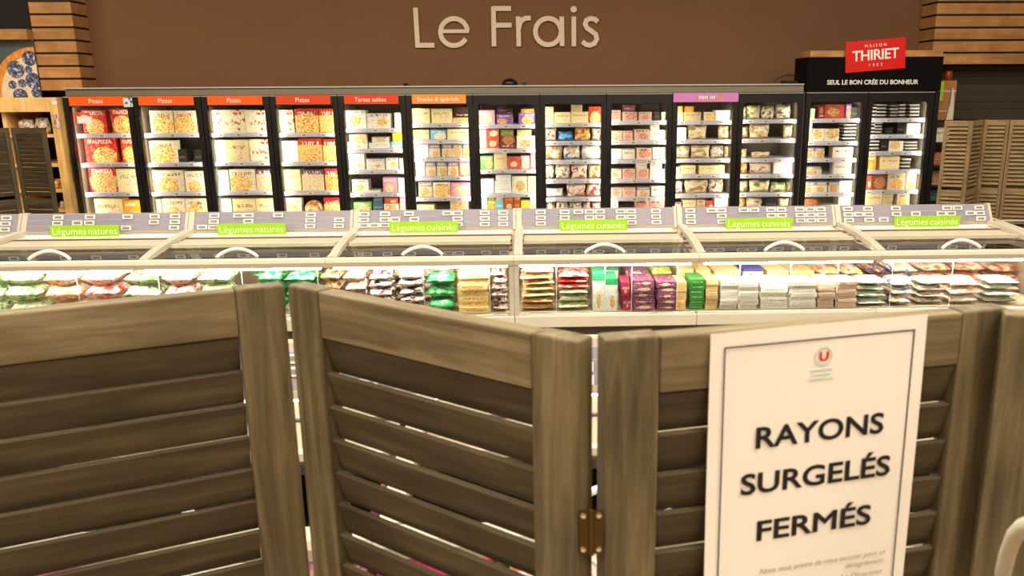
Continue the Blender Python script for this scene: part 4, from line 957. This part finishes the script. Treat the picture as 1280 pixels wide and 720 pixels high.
def notice_text(body, x0, x1, cap, z, mat='ink', bold=.0, shear=0, name='printed_word'):
    me = text_mesh(body, .03, mat, extrude=.0002, bold=bold, shear=shear); xs = [v.co.x for v in me.vertices]; ys = [v.co.y for v in me.vertices]
    s = (x1 - x0) / (max(xs) - min(xs))
    H_ = text_mesh('H', .03, mat, extrude=.0002, bold=bold, shear=shear); hy = [v.co.y for v in H_.vertices]; sy = cap / (max(hy) - min(hy))
    base = min(v.co.y for v in H_.vertices)
    return add(name, me, NT, (x0 - min(xs) * s, dp, z - base * sy), (PI / 2, 0, 0), (s, sy, .3))
def word(body, pA, pB, capz, **k):
    a, b = loc_on(*pA), loc_on(*pB); notice_text(body, a[0], b[0], capz, (a[1] + b[1]) / 2, **k)
cap = abs(loc_on(945, 534)[1] - loc_on(944, 560)[1]) * 1.02
word('RAYONS', (944, 560), (1103, 541), cap, bold=.0006)
word('SURGELÉS', (925, 620), (1111, 592), cap, bold=.0006)
word('FERMÉS', (945, 675), (1087, 655), cap, bold=.0006)
word('Nous vous prions de nous excuser pour ce', (949, 716), (1106, 692), cap * .26, mat='greyink', shear=.25)
word('désagrément.', (1056, 709), (1104, 702), cap * .26, mat='greyink', shear=.25)
word('La Direction', (1050, 722), (1101, 717), cap * .26, mat='greyink', shear=.25)
lu = loc_on(1029, 445)
word('U', (1023.5, 451), (1035, 450), cap * .42, mat='redink', bold=.0012)
rg = MB(); R1, R2 = .0089, .0076
for k in range(28):
    a0, a1 = 2 * PI * k / 28, 2 * PI * (k + 1) / 28
    rg.prismy([(R1 * math.cos(a0), R1 * math.sin(a0)), (R1 * math.cos(a1), R1 * math.sin(a1)), (R2 * math.cos(a1), R2 * math.sin(a1)), (R2 * math.cos(a0), R2 * math.sin(a0))], dp, dp + .0003)
rg.obj('logo_ring', 'mint', NT, (lu[0], 0, lu[1]))
for yy, hw in ((462, .0115), (467.5, .0095), (473, .0125)):
    q = loc_on(1026, yy); MB().box(-hw, hw, dp, dp + .0003, -.0006, .0006).obj('logo_line', 'mint', NT, (q[0], 0, q[1]))
# pale strap at the right edge of the frame, hanging on the fourth panel
pp = [(1250, 745), (1254, 715), (1260, 690), (1268, 670), (1280, 658), (1296, 654), (1312, 660)]
pth = [at(x, y, J3b.y - .10 - .03 * i) for i, (x, y) in enumerate(pp)]
o = MB().tube(pth, .006, 10).obj('hanging_strap', 'bumper', None, smooth=True); tag(o, 'pale curved strap hanging on the screen at the right frame edge', 'strap')

# background screens
YS = 8.0
def bp(px_, Y): q = at(px_, 151, Y); return (q.x, q.y)
hb_ = at(1200, 151, YS).z
q0, q1 = at(1181, 151, YS + .08), at(1217, 151, YS - .02)
qs = [Vector((q0.x, q0.y)), Vector((q1.x, q1.y))]
q2 = at(1231, 152, YS + .24); q3 = at(1263, 152, YS + .16); q4 = at(1304, 152, YS + .06)
qs += [Vector((q2.x, q2.y)), Vector((q3.x, q3.y)), Vector((q4.x, q4.y))]
screen('tan louvered folding screen standing right of the black-topped freezer', [(qs[i], qs[i + 1] - (qs[i + 1] - qs[i]).normalized() * .006) for i in range(4)], hb_, ('bwood_v', 'bwood_h', 'bwood_h'), -.80, 'louvered screens', pitch=.0385, stile=.032, mid=.93, sw_=.036)
hl = at(34, 160, YS).z
l0, l1 = at(13, 160, YS + .1), at(55, 160, YS + .02); k0, k1 = at(-32, 160, YS - .1), at(11, 160, YS + .09)
screen('dark louvered folding screen in front of the pine shelving at far left', [(Vector((k0.x, k0.y)), Vector((k1.x, k1.y))), (Vector((l0.x, l0.y)), Vector((l1.x, l1.y)))], hl, ('dwood_v', 'dwood_h', 'dwood_h'), .30, 'louvered screens', pitch=.038, stile=.04, mid=.93, sw_=.036)

# ------------------------------------------------------------------ left: pine shelving, poster
YP = 8.98
xr = X0 - .012
t = thing('pine_shelving', 'pale pine shelving unit with wide post left of the freezers', 'shelving', (xr - .6, YP, 0)); ox = xr - .6
zt_ = at(30, 122, YP).z; zl_ = at(30, 140, YP).z; xp0 = at(60, 122, YP).x
MB().box(xp0 - ox, xr - ox, 0, .04, 0, zt_).obj('post', 'pine', t)
MB().box(xr - .03 - ox, xr - ox, .04, .8, 0, zt_).obj('side_panel', 'pine', t)
MB().box(-2.0, xp0 - ox - .002, 0, .04, zl_, zt_).obj('header_board', 'pine', t)
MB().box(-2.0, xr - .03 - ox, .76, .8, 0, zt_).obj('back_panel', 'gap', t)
MB().box(-2.0, xr - .03 - ox, .042, .758, zt_ - .03, zt_).obj('top_panel', 'pine', t)
xq = at(4, 150, YP).x
MB().box(xq - ox - .04, xq - ox, .05, .7, 0, zl_).obj('partition', 'pine', t)
shz = []
for y in (168, 205, 237, 262):
    z = at(66, y, YP + .05).z; shz.append(z); MB().box(-1.9, xr - .035 - ox, .05, .72, z - .03, z).obj('shelf', 'pine', t)
for k, (a, b, yt) in enumerate(((21, 41, 149), (42, 60, 147))):
    pa, pb = at(a, 165, YP + .1), at(b, 165, YP + .1); h = at(a, yt, YP + .1).z - shz[0]
    o = goods('bC', (pa.x + pb.x) / 2, YP + .16, shz[0] + .001, pb.x - pa.x, .14, h); tag(o, '%s brown pastry bag on the top pine shelf above dark screen' % ('left', 'right')[k], 'food bag', 'pastry bags on the pine shelf')
for k, (a, b, yt, sh) in enumerate(((66, 74, 224, 2), (69, 76, 252, 3))):
    pa, pb = at(a, 235, YP + .1), at(b, 235, YP + .1); h = max(.05, at(a, yt, YP + .1).z - shz[sh])
    o = goods(('bO', 'bW')[k], (pa.x + pb.x) / 2, YP + .16, shz[sh] + .001, pb.x - pa.x, .1, h); tag(o, ('orange bag on the third pine shelf beside the post', 'white bag on the lowest pine shelf beside the post')[k], 'food bag')
for k, (x, y, w_, h_, mt, lb) in enumerate(((68, 128.5, .05, .035, 'white', 'small white tag hung at the top of the pine post'), (71, 151, .055, .14, K['bP'][2], 'rosy picture card hung on the pine post'))):
    p = at(x, y, YP - .006); o = box('hang_tag', mt, p.x - w_ / 2, p.x + w_ / 2, YP - .006, YP - .002, p.z - h_ / 2, p.z + h_ / 2); tag(o, lb, 'tag')
# poster with a blueberry tart
YQ = 9.74
a, b = at(-40, 50, YQ), at(47, 121, YQ); xk = at(46, 60, YQ).x
t = thing('tart_poster', 'framed poster of a blueberry tart above the pine shelving', 'poster', ((a.x + xk) / 2, YQ, zt_)); ctr = Vector(((a.x + xk) / 2, YQ, zt_))
z1 = at(20, 50, YQ).z; zf = at(20, 37, YQ).z
pxr = -5.412 - ctr.x
MB().box(a.x - ctr.x - .3, pxr, 0, .03, 0, z1 - ctr.z).obj('poster_panel', 'teal', t)
MB().box(a.x - ctr.x - .3, pxr, -.09, .03, z1 - ctr.z + .001, zf - ctr.z).obj('top_board', 'oak', t)
xmin, xmax = a.x - ctr.x - .3, pxr
def disc(name, mat, px_, py_, r, y, par):
    q = at(px_, py_, YQ); n_ = 40; pts = []
    for k in range(n_):
        x, z = q.x - ctr.x + r * math.cos(2 * PI * k / n_), q.z - ctr.z + r * math.sin(2 * PI * k / n_); pts.append((min(max(x, xmin), xmax), min(max(z, 0.0), z1 - ctr.z)))
    o = MB().prismy(pts, -y, 0).obj(name, mat, par); return o
disc('printed_crust', 'crust', 52, 118, .50, .001, t); disc('printed_custard', 'custard', 54, 120, .44, .002, t)
for k, (x, y, r) in enumerate(((37, 73, .078), (20, 87, .092), (42, 101, .085), (16, 106, .045), (28, 104, .045), (26, 120, .08), (46, 116, .055), (36, 87, .04))):
    disc('printed_berry', 'berry', x, y, r, .003 + .0004 * k, t)
# dark bulkhead above the poster
struct(box('trim_4', 'gap', -8.9, -5.43, 9.86, YW - .004, 2.0, 4.5))

# ------------------------------------------------------------------ right: rack, boxes, jar
xg0 = DOORX[12][1] + .115
YG = 9.25
t = thing('storage_rack', 'dark metal storage rack between freezer and tan screen', 'rack', (xg0, YG, 0)); zr = at(1180, 150, YG).z
for x in (0, .42):
    for y in (0, .46): MB().box(x, x + .03, y, y + .03, 0, zr).obj('upright', 'black', t)
rz_ = [at(1175, y, YG).z for y in (150, 178, 208, 232, 252)]
for z in rz_: MB().box(0, .45, 0, .49, z - .025, z).obj('shelf', 'black', t)
for k, (a, b, yt, sh, code) in enumerate(((1166, 1178, 160, 1, 'C4'), (1166, 1177, 191, 2, 'N'), (1165, 1178, 214, 3, 'C'), (1167, 1174, 238, 4, 'B'))):
    pa = at(a, 170, YG + .06); h = at(a, yt, YG).z - rz_[sh]
    o = goods(code, max(pa.x, xg0 + .03) + .09, YG + .18, rz_[sh] + .001, .17, .2, h); tag(o, '%s on the %s shelf of the dark storage rack' % (K[code][1], ('upper', 'second', 'third', 'lowest')[k]), 'carton')
cb = None
zz = zr
for k, (yt, yb) in enumerate(((127, 149.5), (100, 126.5))):
    h = at(1180, yt, YG).z - at(1180, yb, YG).z; xa, xb = xg0 + .005, at(1195, 120, YG).x
    o = MB().box(-.5, .5, -.5, .5, 0, 1).mesh('cardboard_box', 'card'); o = add('cardboard_box', o, None, ((xa + xb) / 2, YG + .2, zz + .001), None, (xb - xa, .38, h)); zz += h + .002
    tag(o, ('lower brown cardboard box on top of the storage rack', 'upper brown cardboard box with lime label on the storage rack')[k], 'box')
    add('packing_tape', MB().box(-.505, .505, -.506, -.501, .47, .53).mesh('packing_tape', 'case'), o)
    if k: add('lime_label', MB().box(-.49, -.22, -.507, -.503, .05, .95).mesh('lime_label', 'lime'), o)
o = MB().lathe([(.035, 0), (.042, .02), (.042, .07), (.036, .085), (.038, .10)], 16).obj('amber_jar', 'amber', None, (at(1192, 95, YG).x - .01, YG + .1, zz), smooth=True); tag(o, 'small amber jar on the upper cardboard box', 'jar')
fl = at(1192, 108, YG - .02)
o = MB().prismy([(0, 0), (.075, 0), (.07, .16), (.055, .32), (.035, .34), (.03, .18)], 0, .02).obj('folded_cardboard', 'bumper', None, (fl.x - .05, YG - .03, zr + .001)); tag(o, 'pale folded cardboard leaning against the cardboard boxes', 'cardboard')
